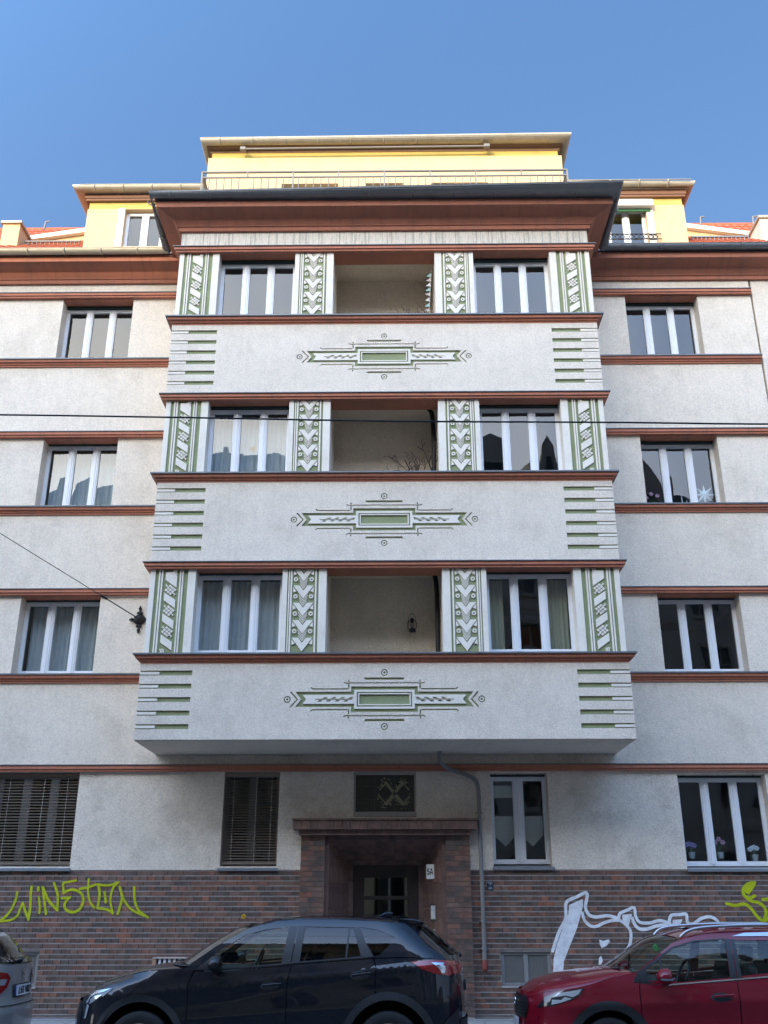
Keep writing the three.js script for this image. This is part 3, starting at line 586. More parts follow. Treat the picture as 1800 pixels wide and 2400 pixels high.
// ================================================================ brick plinth and portal
const plinth = part('brick_plinth', house);
{
  const s = poly([[-12, 0], [-1.30, 0], [-1.30, 2.145], [-12, 2.145]]); s.holes.push(hole(rectH(-6.22, -5.458, 0.435, 0.935)));
  const t = poly([[1.30, 0], [7.40, 0], [7.40, 2.145], [1.30, 2.145]]); t.holes.push(hole(rectH(1.81, 2.59, 0.447, 0.932)));
  obj('mortar_bed', [plate(s, -0.38, -0.024), plate(t, -0.38, -0.024)], M.mortar, plinth);
}
const brickGeo = new Map();
function brickGeometry(w, h, d, v) {
  const k = [w.toFixed(3), h, d, v].join();
  if (!brickGeo.has(k)) brickGeo.set(k, metreUV(new THREE.BoxGeometry(w, h, d), v * 0.317, v * 0.531));
  return brickGeo.get(k);
}
function placeBrick(b, parent) {
  const m = new THREE.Mesh(brickGeometry(b.w, b.h, b.d, b.v), M.bricks[b.tone]); m.castShadow = m.receiveShadow = true;
  m.name = 'brick'; m.position.set(b.x, b.y, b.z); m.rotation.set(b.rx, b.ry, 0); parent.add(m);
}
const tone = () => { const r = rnd(); return r < 0.04 ? 8 : r < 0.14 ? 6 : r < 0.27 ? 3 : r < 0.36 ? 4 : Math.floor(rnd() * 10) % 8; };
{
  const all = [], holes = [[-6.22, -5.458, 0.435, 0.935], [1.81, 2.59, 0.447, 0.932]];
  const CH = 0.0772;
  for (let c = 0; c < 27; c++) {
    const y = 0.055 + c * CH + 0.0325, head = c % 2 === 1, mod = head ? 0.1265 : 0.253;
    for (let x = -8.2 + (head ? 0.063 : 0) + (c % 4 === 2 ? 0.1265 : 0); x < 7.40; x += mod) {
      let segs = [[x, Math.min(7.39, x + mod - 0.006)]];
      const cuts = [[-1.375, 1.365], ...holes.filter((h) => y + 0.03 > h[2] && y - 0.03 < h[3]).map((h) => [h[0] - 0.004, h[1] + 0.004])];
      for (const [a, b] of cuts) segs = segs.flatMap(([p, q]) => (q <= a || p >= b ? [[p, q]] : [[p, a], [b, q]].filter(([u, v]) => v - u > 0.03)));
      for (const [p, q] of segs) all.push({ x: (p + q) / 2, y, z: -0.018 + rr(-0.0016, 0.0022), w: Math.round((q - p) * 1000) / 1000, h: 0.0625, d: 0.036, v: Math.floor(rnd() * 4), tone: tone(), rx: rr(-0.025, 0.025), ry: rr(-0.006, 0.006) });
    }
  }
  // light mortar in the bed joints
  const beds = [];
  for (let c = 0; c <= 27; c++) {
    const y = 0.055 + c * CH - 0.0065; let segs = [[-8.2, 7.39]];
    for (const [a, b] of [[-1.375, 1.365], ...holes.filter((h) => y + 0.008 > h[2] && y - 0.008 < h[3]).map((h) => [h[0] - 0.004, h[1] + 0.004])]) segs = segs.flatMap(([p, q]) => (q <= a || p >= b ? [[p, q]] : [[p, a], [b, q]].filter(([u, v]) => v - u > 0.03)));
    for (const [a, b] of segs) beds.push(bx(a, b, y - 0.0078, y + 0.0078, -0.03, -0.003));
  }
  obj('bed_joints', beds, M.mortar, plinth).userData.kind = 'stuff';
  const seenB = (b) => b.x > -6.4 && b.x < 6.5 && b.y > 1.0 && !(b.x > -2.4 && b.x < 0.8 && b.y < 1.45) && !(b.x > 3.4 && b.y < 1.3);
  const order = all.filter(seenB).sort((a, b) => b.w - a.w).slice(0, 236), pick = new Set(order);
  for (const b of order) placeBrick(b, plinth);
  // the remaining bricks, joined
  const rest = all.filter((b) => !pick.has(b)), pos = [], nor = [], uv = [], col = [], e = new THREE.Euler(), q = new THREE.Matrix4(), n3 = new THREE.Matrix3(), v = V3();
  for (const b of rest) {
    const g = brickGeometry(b.w, b.h, b.d, b.v), P = g.attributes.position, N = g.attributes.normal, U = g.attributes.uv, c = brickTones[b.tone];
    q.makeRotationFromEuler(e.set(b.rx, b.ry, 0)).setPosition(b.x, b.y, b.z); n3.getNormalMatrix(q);
    for (let i = 0; i < P.count; i++) { v.fromBufferAttribute(P, i).applyMatrix4(q); pos.push(v.x, v.y, v.z); v.fromBufferAttribute(N, i).applyMatrix3(n3).normalize(); nor.push(v.x, v.y, v.z); uv.push(U.getX(i), U.getY(i)); col.push(...c); }
  }
  const g = new THREE.BufferGeometry();
  g.setAttribute('position', new THREE.Float32BufferAttribute(pos, 3)); g.setAttribute('normal', new THREE.Float32BufferAttribute(nor, 3)); g.setAttribute('uv', new THREE.Float32BufferAttribute(uv, 2)); g.setAttribute('color', new THREE.Float32BufferAttribute(col, 3));
  const m = new THREE.Mesh(g, M.brickMix); m.name = 'brickwork'; m.castShadow = m.receiveShadow = true; m.userData.kind = 'stuff'; plinth.add(m);
  // basement lights with wire screens
  for (const [a, b, c, d] of holes) {
    const w = part('basement_window', house), mid = (a + b) / 2;
    const s = poly(rect(a, b, c, d)); s.holes.push(hole(rectH(a + 0.05, mid - 0.035, c + 0.04, d - 0.05)), hole(rectH(mid + 0.035, b - 0.05, c + 0.04, d - 0.05)));
    obj('frame', plate(s, -0.12, -0.06, 0.004), std({ color: lin(0.26, 0.26, 0.25), roughness: 0.7, metalness: 0.2 }), w);
    const wires = [];
    for (let x = a + 0.06; x < b - 0.05; x += 0.0165) wires.push(bx(x - 0.0028, x + 0.0028, c + 0.04, d - 0.05, -0.092, -0.086));
    for (let y = c + 0.05; y < d - 0.05; y += 0.0165) wires.push(bx(a + 0.05, b - 0.05, y - 0.0028, y + 0.0028, -0.0865, -0.081));
    obj('wire_screen', wires, std({ color: lin(0.30, 0.29, 0.27), roughness: 0.6 }), w);
    obj('room', roomBox(a - 0.02, b + 0.02, c - 0.02, d + 0.02, -1.0, -0.381), M.room, w);
    obj('basement_sill', rbx(a - 0.01, b + 0.01, c - 0.03, c - 0.002, -0.12, 0.014, 0.004), M.mortar, w);
  }
}
const portal = part('portal', house);
{
  const tile = [0, 1, 2].map((i) => std({ color: lin(...[[0.20, 0.115, 0.088], [0.215, 0.118, 0.088], [0.175, 0.102, 0.08]][i]), map: grainT, roughness: 0.6 }));
  for (const e of [-1, 1]) {
    obj('pier_core', bx(e < 0 ? -1.365 : 0.98, e < 0 ? -0.98 : 1.365, 0, 2.665, -0.3, 0.112), M.mortar, portal);
    obj('inner_reveal', bx(e < 0 ? -0.985 : 0.912, e < 0 ? -0.912 : 0.985, 0, 2.665, -0.3, 0.05), tile[2], portal);
    for (let c = 0; c < 34; c++) {
      const y = 0.03 + c * 0.0775 + 0.0345; if (y > 2.64) break;
      const xs = c % 2 ? [0.976, 1.105, 1.235, 1.37] : [0.976, 1.175, 1.37];
      for (let i = 0; i < xs.length - 1; i++) {
        const b = { x: e * (xs[i] + xs[i + 1]) / 2, y, z: 0.106 + rr(-0.0015, 0.0015), w: Math.round((xs[i + 1] - xs[i] - 0.005) * 1000) / 1000, h: 0.069, d: 0.03, v: Math.floor(rnd() * 4), tone: tone(), rx: 0, ry: 0 };
        if (y > 1.45) placeBrick(b, portal); else obj('pier_footing_brick', bx(b.x - b.w / 2, b.x + b.w / 2, y - 0.0345, y + 0.0345, 0.09, b.z + 0.015), M.bricks[b.tone], portal);
      }
    }
    // splayed jamb of tall ceramic slabs
    const jl = Math.hypot(0.29, 0.60), ang = Math.atan2(0.60, 0.29);
    const J = part('jamb', portal); portal.remove(J);
    for (let i = 0; i < 4; i++) for (let k = 0; k < 7; k++) {
      const g = rbx(-jl / 8 + 0.003, jl / 8 - 0.003, -0.192, 0.192, -0.02, 0, 0.003); g.rotateY(e < 0 ? ang : -ang);
      const t = (i + 0.5) / 4; obj('jamb_tile', g.translate(e * lerp(0.912, 0.622, t), 0.05 + k * 0.39 - 0.05 + 0.2, lerp(0.0, -0.60, t)), tile[(i * 3 + k * 5) % 3], portal);
    }
    obj('jamb_backing', plate(poly([[0.94, -0.02], [0.60, -0.66], [1.3, -0.66], [1.3, -0.02]].map(([x, z]) => [e * x, -z])), 0, 2.66).rotateX(-Math.PI / 2), M.mortar, portal);
    obj('door_surround', bx(e < 0 ? -0.64 : 0.545, e < 0 ? -0.545 : 0.64, 0, 2.30, -0.72, -0.605), tile[2], portal);
  }
  obj('door_surround', bx(-0.64, 0.64, 2.24, 2.34, -0.72, -0.604), tile[2], portal);
  // sloping ceiling of the recess
  for (let k = 0; k < 4; k++) for (let i = 0; i < 5; i++) {
    const t0 = k / 4, t1 = (k + 1) / 4 - 0.01, w0 = lerp(0.925, 0.63, t0), w1 = lerp(0.925, 0.63, t1), a = -1 + i * 0.4 + 0.006, b = -1 + (i + 1) * 0.4 - 0.006;
    const y0 = lerp(2.605, 2.305, t0), y1 = lerp(2.605, 2.305, t1), z0 = lerp(0.0, -0.60, t0), z1 = lerp(0.0, -0.60, t1);
    obj('ceiling_tile', [quadGeo([a * w0, y0, z0], [a * w1, y1, z1], [b * w1, y1, z1], [b * w0, y0, z0]), quadGeo([a * w0, y0 + 0.02, z0], [b * w0, y0 + 0.02, z0], [b * w1, y1 + 0.02, z1], [a * w1, y1 + 0.02, z1])], tile[(k + i) % 3], portal);
  }
  obj('recess_ceiling', plate(poly([[0.03, 2.645], [-0.62, 2.335], [-0.72, 2.335], [-0.72, 2.72], [0.03, 2.72]].map(([z, y]) => [-z, y])), -1.28, 1.28).rotateY(Math.PI / 2), M.mortar, portal);
  obj('recess_lintel', bx(-0.98, 0.98, 2.605, 2.668, 0.0, 0.05), tile[2], portal);
  // two-tier lintel of soldier bricks
  obj('lintel_core', [bx(-1.48, 1.48, 2.75, 2.89, 0, 0.275), bx(-1.385, 1.385, 2.668, 2.752, 0, 0.20)], M.mortar, portal);
  for (let i = 0, x = -1.492; x < 1.48; i++) { const w = [0.135, 0.15, 0.125, 0.25, 0.14][i % 5], b = Math.min(1.485, x + w); obj('lintel_brick', rbx(x + 0.002, b - 0.002, 2.748 + rr(-0.001, 0.001), 2.885, -0.0, 0.292 + rr(-0.002, 0.002), 0.004), tile[(i * 7) % 3], portal); x = b; }
  for (let i = 0, x = -1.40; x < 1.39; i++) { const w = [0.25, 0.19, 0.25, 0.22][i % 4], b = Math.min(1.395, x + w); obj('lintel_brick', rbx(x + 0.002, b - 0.002, 2.666, 2.746, 0.0, 0.216 + rr(-0.002, 0.002), 0.004), tile[(i * 5 + 1) % 3], portal); x = b; }
  for (let i = 0; i < 12; i++) obj('lintel_slab', rbx(-1.505 + i * 0.2508 + 0.002, -1.505 + (i + 1) * 0.2508 - 0.002, 2.888, 2.918, -0.0, 0.312, 0.004), tile[(i * 2 + 1) % 3], portal);
  // the door
  const d = part('entrance_door', house), wood = std({ map: tex(256, (u, v, c) => { const g = fbm(nA, u, v, 40, 4, 3); c[0] = 0.020 + 0.012 * g; c[1] = 0.012 + 0.006 * g; c[2] = 0.010 + 0.005 * g; }, true, 0.8), roughness: 0.45 });
  const s = poly(rect(-0.545, 0.545, 0, 2.24)); s.holes.push(hole(rectH(-0.36, 0.36, 1.76, 2.045)), hole(rectH(-0.36, 0.36, 0.95, 1.70)));
  obj('door_leaf', plate(s, -0.71, -0.65, 0.004), wood, d);
  obj('glazing_bar', rbx(-0.39, 0.39, 1.702, 1.758, -0.66, -0.625, 0.008), wood, d);
  obj('pane', [bx(-0.365, 0.365, 0.95, 2.05, -0.685, -0.68)], phys({ color: lin(0.8, 0.82, 0.8), transmission: 1, thickness: 0, ior: 1.9, roughness: 0.02 }), d);
  obj('handle', [rod([-0.44, 1.05, -0.645], [-0.44, 1.35, -0.645], 0.012)], M.zincSunTint, d);
  obj('hallway', roomBox(-1.3, 1.3, 0, 2.9, -4.5, -0.73), M.room, d);
  obj('added_pale_panel', bx(-0.16, 0.06, 1.45, 2.2, -2.02, -2.0), M.smoothWhite, d);  // added white panel standing for the bright rectangle behind the door glass
  obj('doorstep', rbx(-0.9, 0.9, 0.0, 0.13, -0.64, 0.04, 0.01), kerbM, d);
}
// ================================================================ things on the facade
const font = await new FontLoader().loadAsync('fonts/droid/droid_sans_bold.typeface.json');
function text(str, h, depth) { const g = new TextGeometry(str, { font, size: h, depth, curveSegments: 3, bevelEnabled: false }); g.computeBoundingBox(); const b = g.boundingBox; return clean(g.translate(-(b.min.x + b.max.x) / 2, -(b.min.y + b.max.y) / 2, 0)); }
{
  const s = thing('house_number_lamp', 'white box lamp with house number on the right portal jamb', 'house sign', [0.765, 2.01, -0.30]);
  s.rotation.y = -0.32;
  obj('housing', rbx(-0.092, 0.092, 0, 0.23, -0.10, 0.045, 0.012, 2), std({ color: lin(0.78, 0.77, 0.74), roughness: 0.35 }), s);
  obj('rim', bx(0.086, 0.096, 0.01, 0.22, -0.09, 0.03), std({ color: lin(0.35, 0.34, 0.33), roughness: 0.5 }), s);
  obj('digits', text('5A', 0.098, 0.003).scale(0.66, 1, 1).translate(-0.02, 0.115, 0.0452), M.iron, s);
}
{
  const s = thing('intercom', 'silver intercom panel with rows of bell buttons beside the door', 'intercom', [0.775, 1.40, -0.25]);
  s.rotation.y = -0.85; const st = std({ color: lin(0.42, 0.42, 0.42), roughness: 0.4, metalness: 0.5 });
  obj('surround', rbx(-0.075, 0.075, -0.03, 0.24, -0.02, 0.006, 0.004), std({ color: lin(0.06, 0.045, 0.04), roughness: 0.6 }), s);
  obj('panel', rbx(-0.055, 0.055, 0, 0.21, 0, 0.014, 0.004), st, s);
  obj('speaker', bx(-0.04, 0.04, 0.135, 0.195, 0.0135, 0.016), std({ color: lin(0.55, 0.55, 0.55), roughness: 0.4 }), s);
  for (let i = 0; i < 6; i++) obj('bell_button', rbx(-0.042, 0.042, 0.012 + i * 0.0195, 0.027 + i * 0.0195, 0.0135, 0.019, 0.002), std({ color: lin(0.72, 0.71, 0.68), roughness: 0.4 }), s);
  const b = thing('door_button', 'round metal button below the intercom panel', 'button', [0.775, 1.22, -0.23]); b.rotation.y = -0.85;
  obj('rosette', new THREE.CylinderGeometry(0.032, 0.034, 0.02, 20).rotateX(Math.PI / 2), st, b); obj('push', new THREE.CylinderGeometry(0.015, 0.015, 0.03, 14).rotateX(Math.PI / 2).translate(0, 0, 0.006), M.zincSunTint, b);
}
{
  const s = thing('utility_sign', 'small dark blue marker plate with white figures beside the drainpipe', 'sign', [1.681, 1.906, 0.004]);
  const w = std({ color: lin(0.75, 0.75, 0.75), roughness: 0.5 });
  obj('plate', rbx(-0.05, 0.05, -0.07, 0.07, 0, 0.008, 0.003), std({ color: lin(0.03, 0.045, 0.075), roughness: 0.45 }), s);
  obj('figures', [text('H', 0.02, 0.001).translate(-0.032, 0.05, 0.0083), bx(-0.01, 0.04, 0.046, 0.05, 0.008, 0.0093), text('1', 0.02, 0.001).translate(0, 0.008, 0.0083), bx(-0.03, 0.03, 0.027, 0.030, 0.008, 0.0093), bx(-0.002, 0.002, 0.028, 0.045, 0.008, 0.0092), text('17,5', 0.022, 0.001).translate(0, -0.046, 0.0083)], w, s);
  const y = thing('round_sticker', 'round yellow sticker with dark mark on the brick wall', 'sticker', [-2.26, 1.447, 0.003]);
  obj('disc', new THREE.CylinderGeometry(0.036, 0.036, 0.002, 24).rotateX(Math.PI / 2), std({ color: lin(0.62, 0.36, 0.02), roughness: 0.5 }), y);
  obj('mark', [plate(poly(stroke([[-0.016, -0.006], [0, 0.012], [0.016, -0.006]], 0.007)), 0.001, 0.0024), bx(-0.003, 0.003, -0.02, 0.008, 0.001, 0.0022)], M.iron, y);
}
{
  const p = thing('drainpipe', 'grey metal drainpipe bending down from the bay beside the portal', 'drainpipe', [1.545, 0.66, 0.1]);
  const L = (pts) => pts.map(([x, y, z]) => [x - 1.545, y - 0.66, z - 0.1]), pm = std({ map: plasterTex([0.24, 0.235, 0.225], [0.14, 0.13, 0.12], nC, 0.9, 0.8, 0.15), roughness: 0.55, metalness: 0.3 });
  obj('pipe', tube(L([[0.90, 4.02, 0.35], [0.90, 3.90, 0.32], [0.925, 3.80, 0.26], [1.05, 3.72, 0.17], [1.40, 3.60, 0.12], [1.50, 3.53, 0.1], [1.535, 3.40, 0.1], [1.54, 3.0, 0.1], [1.545, 0.80, 0.1]]), 0.034, 90, 12), pm, p);
  for (const y of [3.02, 1.38, 0.98]) obj('clamp', [rod([1.542 - 1.545, y - 0.68, 0], [1.542 - 1.545, y - 0.64, 0], 0.041, 14), bx(-0.07, 0.05, y - 0.665, y - 0.655, -0.09, 0.0)], pm, p);
  obj('end_cap', new THREE.LatheGeometry([[0.001, -0.01], [0.03, 0], [0.045, 0.03], [0.046, 0.09], [0.036, 0.15], [0.034, 0.16]].map(([a, b]) => V2(a, b)), 16), std({ color: lin(0.23, 0.05, 0.035), roughness: 0.6 }), p).userData.label = 'red brown end piece';
}
// ---- cables
{
  const c = obj('overhead_cable', tube([[-16, 6.35, 8.5], [-8, 6.05, 8.5], [-3.657, 5.978, 8.5], [-1.9, 5.938, 8.5], [0.15, 5.886, 8.5], [2.36, 5.859, 8.5], [3.74, 5.834, 8.5], [8, 5.85, 8.5], [16, 6.1, 8.5]], 0.0085, 80, 6), M.iron);
  tag(c, 'black overhead cable running along the street across the facade', 'cable');
  const a = thing('wall_anchor', 'dark cast iron wall rosette holding the span wire between window and bay', 'anchor', [-4.369, 6.334, 0.0]);
  obj('rosette', new THREE.LatheGeometry([[0.001, 0.10], [0.03, 0.095], [0.045, 0.075], [0.075, 0.06], [0.085, 0.03], [0.1, 0.02], [0.1, 0]].map(([x, y]) => V2(x, y)), 20).rotateX(Math.PI / 2), M.iron, a);
  for (let k = 0; k < 4; k++) {
    const t = k * Math.PI / 2 + Math.PI / 2, v = k % 2 === 0, l = v ? 0.20 : 0.13, cx = Math.cos(t), cy = Math.sin(t);
    obj('arm', [rod([0, 0, 0.03], [cx * l, cy * l, 0.025], 0.018), new THREE.SphereGeometry(0.03, 12, 8).translate(cx * l, cy * l, 0.03), new THREE.SphereGeometry(0.018, 10, 8).translate(cx * (l + 0.035), cy * (l + 0.035), 0.028), new THREE.SphereGeometry(0.026, 10, 8).scale(1, 1, 0.7).translate(cx * l * 0.6 - cy * 0.03, cy * l * 0.6 + cx * 0.03, 0.025), new THREE.SphereGeometry(0.026, 10, 8).scale(1, 1, 0.7).translate(cx * l * 0.6 + cy * 0.03, cy * l * 0.6 - cx * 0.03, 0.025)].map(clean), M.iron, a);
  }
  const A = V3(-4.369, 6.334, 0.09), Bp = V3(-7.456, 7.709, 4), T = A.clone().lerp(Bp, 0.155), d = Bp.clone().sub(A).normalize();
  const w = thing('span_wire', 'thin span wire with turnbuckle stretched from the wall rosette over the street', 'wire', A.toArray());
  const rel = (v) => v.clone().sub(A).toArray(), far = A.clone().addScaledVector(d, 14);
  obj('wire', rod(rel(T), rel(far), 0.006, 6), M.iron, w);
  obj('tension_rod', rod([0, 0, 0], rel(T), 0.010, 6), M.iron, w);
  obj('turnbuckle', [rod(rel(T.clone().addScaledVector(d, -0.07)), rel(T.clone().addScaledVector(d, 0.07)), 0.022, 8)], M.iron, w);
}
// ---- spray paint: flat strokes on the bricks
function spray(strokes, fills, w, mat, z0) {
  const out = [];
  strokes.forEach((pts, i) => {
    const ww = Array.isArray(w) ? w[i % w.length] : w;
    const c = new THREE.CatmullRomCurve3(pts.map(([x, y]) => V3(x, y, 0)), false, 'centripetal'), q = c.getPoints(Math.max(8, pts.length * 6)).map((p) => [p.x, p.y]);
    const z = z0 + (i % 9) * 0.00025;
    out.push(plate(poly(stroke(q, ww)), z, z + 0.0018));
    for (const e of [q[0], q[q.length - 1]]) out.push(plate(poly(ring(e[0], e[1], ww * 0.52, 12)), z + 0.0001, z + 0.0019));
  });
  fills.forEach((pts, i) => out.push(plate(poly(pts), z0 + 0.0003 * i - 0.0004, z0 + 0.0003 * i + 0.0012)));
  return out;
}
const spT = tex(256, (u, v, c) => { const a = fbm(nA, u, v, 6, 6, 4, 0.6), b = fbm(nB, u, v, 50, 50, 2); c[0] = c[1] = c[2] = clamp(0.90 + (a - 0.5) * 0.5 + (b - 0.5) * 0.3, 0.4, 1); }, false, 0.35);
const limeM = std({ color: lin(0.50, 0.54, 0.0), map: spT, roughness: 0.6 }), whiteM = std({ color: lin(0.86, 0.86, 0.86), map: spT, roughness: 0.7 });
const YS = [[[-5.927, 1.809], [-5.93, 1.728], [-5.969, 1.594], [-6.039, 1.474], [-6.141, 1.386], [-6.22, 1.35]], [[-6.2, 1.37], [-6.14, 1.376], [-5.97, 1.399], [-5.878, 1.46], [-5.848, 1.554], [-5.817, 1.647]], [[-5.817, 1.647], [-5.757, 1.527], [-5.692, 1.407]], [[-5.692, 1.407], [-5.684, 1.58], [-5.703, 1.768], [-5.705, 1.89]], [[-5.596, 1.882], [-5.59, 1.836]], [[-5.568, 1.736], [-5.537, 1.607], [-5.529, 1.5]], [[-5.524, 1.885], [-5.475, 1.687], [-5.42, 1.487]], [[-5.524, 1.885], [-5.403, 1.687], [-5.245, 1.54]], [[-5.245, 1.54], [-5.268, 1.768], [-5.348, 1.944]], [[-4.997, 1.985], [-5.203, 1.952]], [[-5.203, 1.952], [-5.178, 1.795]], [[-5.179, 1.803], [-5.045, 1.849], [-4.894, 1.795], [-4.847, 1.687], [-4.895, 1.553], [-5.006, 1.513], [-5.111, 1.553], [-5.141, 1.633], [-5.1, 1.701], [-5.066, 1.733]], [[-5.066, 1.733], [-5.195, 1.719]], [[-4.795, 2.006], [-4.786, 1.822], [-4.734, 1.66], [-4.658, 1.58]], [[-4.916, 1.862], [-4.774, 1.889], [-4.676, 1.925]], [[-4.632, 1.925], [-4.595, 1.794], [-4.603, 1.574]], [[-4.603, 1.574], [-4.432, 1.545], [-4.353, 1.499]], [[-4.353, 1.499], [-4.41, 1.687], [-4.386, 1.875], [-4.315, 1.951]], [[-4.647, 1.925], [-4.471, 1.913], [-4.309, 1.957]], [[-4.518, 1.808], [-4.482, 1.66]], [[-4.282, 1.889], [-4.229, 1.729], [-4.271, 1.489]], [[-4.282, 1.889], [-4.187, 1.686], [-4.058, 1.552], [-3.804, 1.446]], [[-4.047, 1.889], [-4.019, 1.686], [-3.942, 1.539], [-3.788, 1.433]]];
tag(obj('graffiti', spray(YS, [], [0.040, 0.034, 0.038, 0.042], limeM, 0.0045), limeM), 'lime yellow sprayed letters on the brick wall left of the portal', 'graffiti');
const WS = [[[2.621, 0.945], [2.745, 1.231], [2.857, 1.415], [2.888, 1.654], [3.05, 1.73], [3.21, 1.793], [3.226, 1.761], [3.183, 1.574], [3.232, 1.468], [3.329, 1.436], [3.53, 1.454], [3.697, 1.415]], [[3.697, 1.415], [3.718, 1.481], [3.84, 1.535], [3.954, 1.573], [3.97, 1.441], [4.02, 1.362], [4.175, 1.349], [4.349, 1.383], [4.487, 1.348]], [[4.487, 1.348], [4.51, 1.427], [4.542, 1.462], [4.66, 1.47], [4.771, 1.472], [4.778, 1.361], [4.839, 1.327], [5.006, 1.414], [5.151, 1.435], [5.244, 1.387], [5.273, 1.322], [5.259, 1.1]], [[3.128, 1.494], [3.154, 1.389], [3.233, 1.31], [3.318, 1.296], [3.494, 1.362], [3.695, 1.388], [3.803, 1.322], [3.865, 1.231], [3.858, 1.1], [3.815, 0.997], [3.6, 0.80]], [[3.911, 1.415], [3.945, 1.322], [4.01, 1.262], [4.109, 1.257], [4.284, 1.304], [4.456, 1.322], [4.568, 1.309]], [[4.68, 1.296], [4.759, 1.249], [4.9, 1.25]]];
const WF = [[[2.928, 1.614], [3.15, 1.702], [3.148, 1.601], [3.033, 1.283], [2.9, 1.023], [2.786, 0.791], [2.758, 0.587], [2.604, 0.587], [2.627, 0.817], [2.689, 1.023], [2.805, 1.284], [2.904, 1.481]], [[3.759, 1.468], [3.917, 1.481], [3.844, 1.309], [3.753, 1.401]], [[4.549, 1.393], [4.706, 1.401], [4.652, 1.304], [4.541, 1.322]], [[3.365, 1.108], [3.428, 1.087], [3.515, 1.113], [3.531, 1.074], [3.464, 1.01], [3.391, 0.984], [3.367, 1.036]], [[3.322, 0.727], [3.337, 0.842], [3.374, 0.875], [3.396, 0.804], [3.35, 0.727]]];
tag(obj('graffiti', spray(WS, WF, [0.050, 0.046, 0.048, 0.046], whiteM, 0.0045), whiteM), 'white sprayed block outline on the brick wall behind the red car', 'graffiti');
const YR = [[[5.432, 1.631], [5.571, 1.604], [5.717, 1.625], [5.795, 1.572], [5.89, 1.44], [5.967, 1.382], [6.071, 1.413], [6.182, 1.492]], [[5.919, 1.947], [5.8, 1.92], [5.716, 1.826], [5.733, 1.746], [5.816, 1.719], [5.891, 1.745]], [[5.733, 1.746], [5.81, 1.679], [5.947, 1.639], [6.023, 1.572], [6.034, 1.492], [5.998, 1.4]], [[6.018, 1.692], [6.156, 1.7]]];
tag(obj('graffiti', spray(YR, [[[5.70, 1.83], [5.80, 1.94], [5.94, 1.97], [5.93, 1.90], [5.80, 1.76]]], [0.05], limeM, 0.0045), limeM), 'thick lime yellow scrawl on the brick wall under the right ground floor window', 'graffiti');

// ---- exterior venetian blinds, every slat a part
function blind(x0, x1, y0, y1, z, label, col, pitch = 0.043) {
  const b = thing('venetian_blind', label, 'blind', [(x0 + x1) / 2, y0, z]), w = x1 - x0, m = std({ color: lin(...col), roughness: 0.5, metalness: 0.2 });
  const g = new THREE.BoxGeometry(w - 0.03, 0.0025, 0.036); g.rotateX(0.5); const slat = metreUV(g), n = Math.floor((y1 - y0 - 0.1) / pitch);
  obj('head_box', rbx(-w / 2 + 0.005, w / 2 - 0.005, y1 - y0 - 0.07, y1 - y0 - 0.004, -0.05, 0.045, 0.004), m, b);
  for (let i = 0; i < n; i++) { const s = new THREE.Mesh(slat, m); s.name = 'slat'; s.castShadow = s.receiveShadow = true; s.position.set(0, 0.06 + i * pitch, 0); s.rotation.x = rr(-0.05, 0.05); b.add(s); }
  obj('bottom_rail', rbx(-w / 2 + 0.015, w / 2 - 0.015, 0.015, 0.045, -0.025, 0.025, 0.005), m, b);
  for (const s of [-1, 1]) obj('guide_rail', bx(s * (w / 2 - 0.012) - 0.009, s * (w / 2 - 0.012) + 0.009, 0, y1 - y0, -0.02, 0.02), m, b);
  for (const k of [-0.33, 0.08, 0.36]) obj('cord', rod([k * w, 0.03, 0.02], [k * w, y1 - y0 - 0.06, 0.02], 0.0022, 5), M.smoothWhite, b);
}
blind(-6.535, -5.13, 2.215, 3.685, -0.075, 'dark external venetian blind lowered over the three-part window left of the entrance', [0.20, 0.15, 0.11], 0.047);
blind(-2.685, -1.77, 2.215, 3.685, -0.075, 'brown external venetian blind lowered over the narrow window beside the portal', [0.24, 0.19, 0.15], 0.043);

// ---- things in loggias and windows
{
  const l = thing('hurricane_lantern', 'dark blue hurricane lantern hanging in the lowest loggia', 'lantern', [0.47, 5.985, 0.42]), b = std({ color: lin(0.008, 0.012, 0.028), roughness: 0.35, metalness: 0.3 });
  const lat = (p) => clean(new THREE.LatheGeometry(p.map(([x, y]) => V2(x, y)), 18));
  obj('tank', lat([[0.001, 0], [0.058, 0.002], [0.062, 0.012], [0.060, 0.045], [0.03, 0.06], [0.028, 0.075], [0.001, 0.078]]), b, l);
  obj('globe', lat([[0.028, 0.078], [0.045, 0.11], [0.046, 0.14], [0.03, 0.175]]), phys({ color: lin(0.8, 0.8, 0.8), transmission: 1, thickness: 0, roughness: 0.05, ior: 1.5 }), l);
  obj('burner', lat([[0.001, 0.075], [0.014, 0.076], [0.016, 0.095], [0.001, 0.10]]), M.zincSunTint, l);
  obj('chimney_cap', lat([[0.034, 0.172], [0.036, 0.186], [0.022, 0.196], [0.024, 0.215], [0.030, 0.225], [0.026, 0.24], [0.001, 0.252]]), b, l);
  for (const s of [-1, 1]) obj('side_tube', tube([[s * 0.04, 0.04, 0], [s * 0.066, 0.07, 0], [s * 0.066, 0.17, 0], [s * 0.04, 0.205, 0], [s * 0.02, 0.212, 0]], 0.008, 16, 6), b, l);
  obj('bail', tube([[-0.06, 0.19, 0], [-0.055, 0.28, 0], [0, 0.33, 0], [0.055, 0.28, 0], [0.06, 0.19, 0]], 0.003, 20, 5), b, l);
  obj('hook', [rod([0, 0.33, 0], [0, 0.345, -0.17], 0.004, 5)], b, l);
}
const barkM = std({ color: lin(0.045, 0.026, 0.022), roughness: 0.9 });
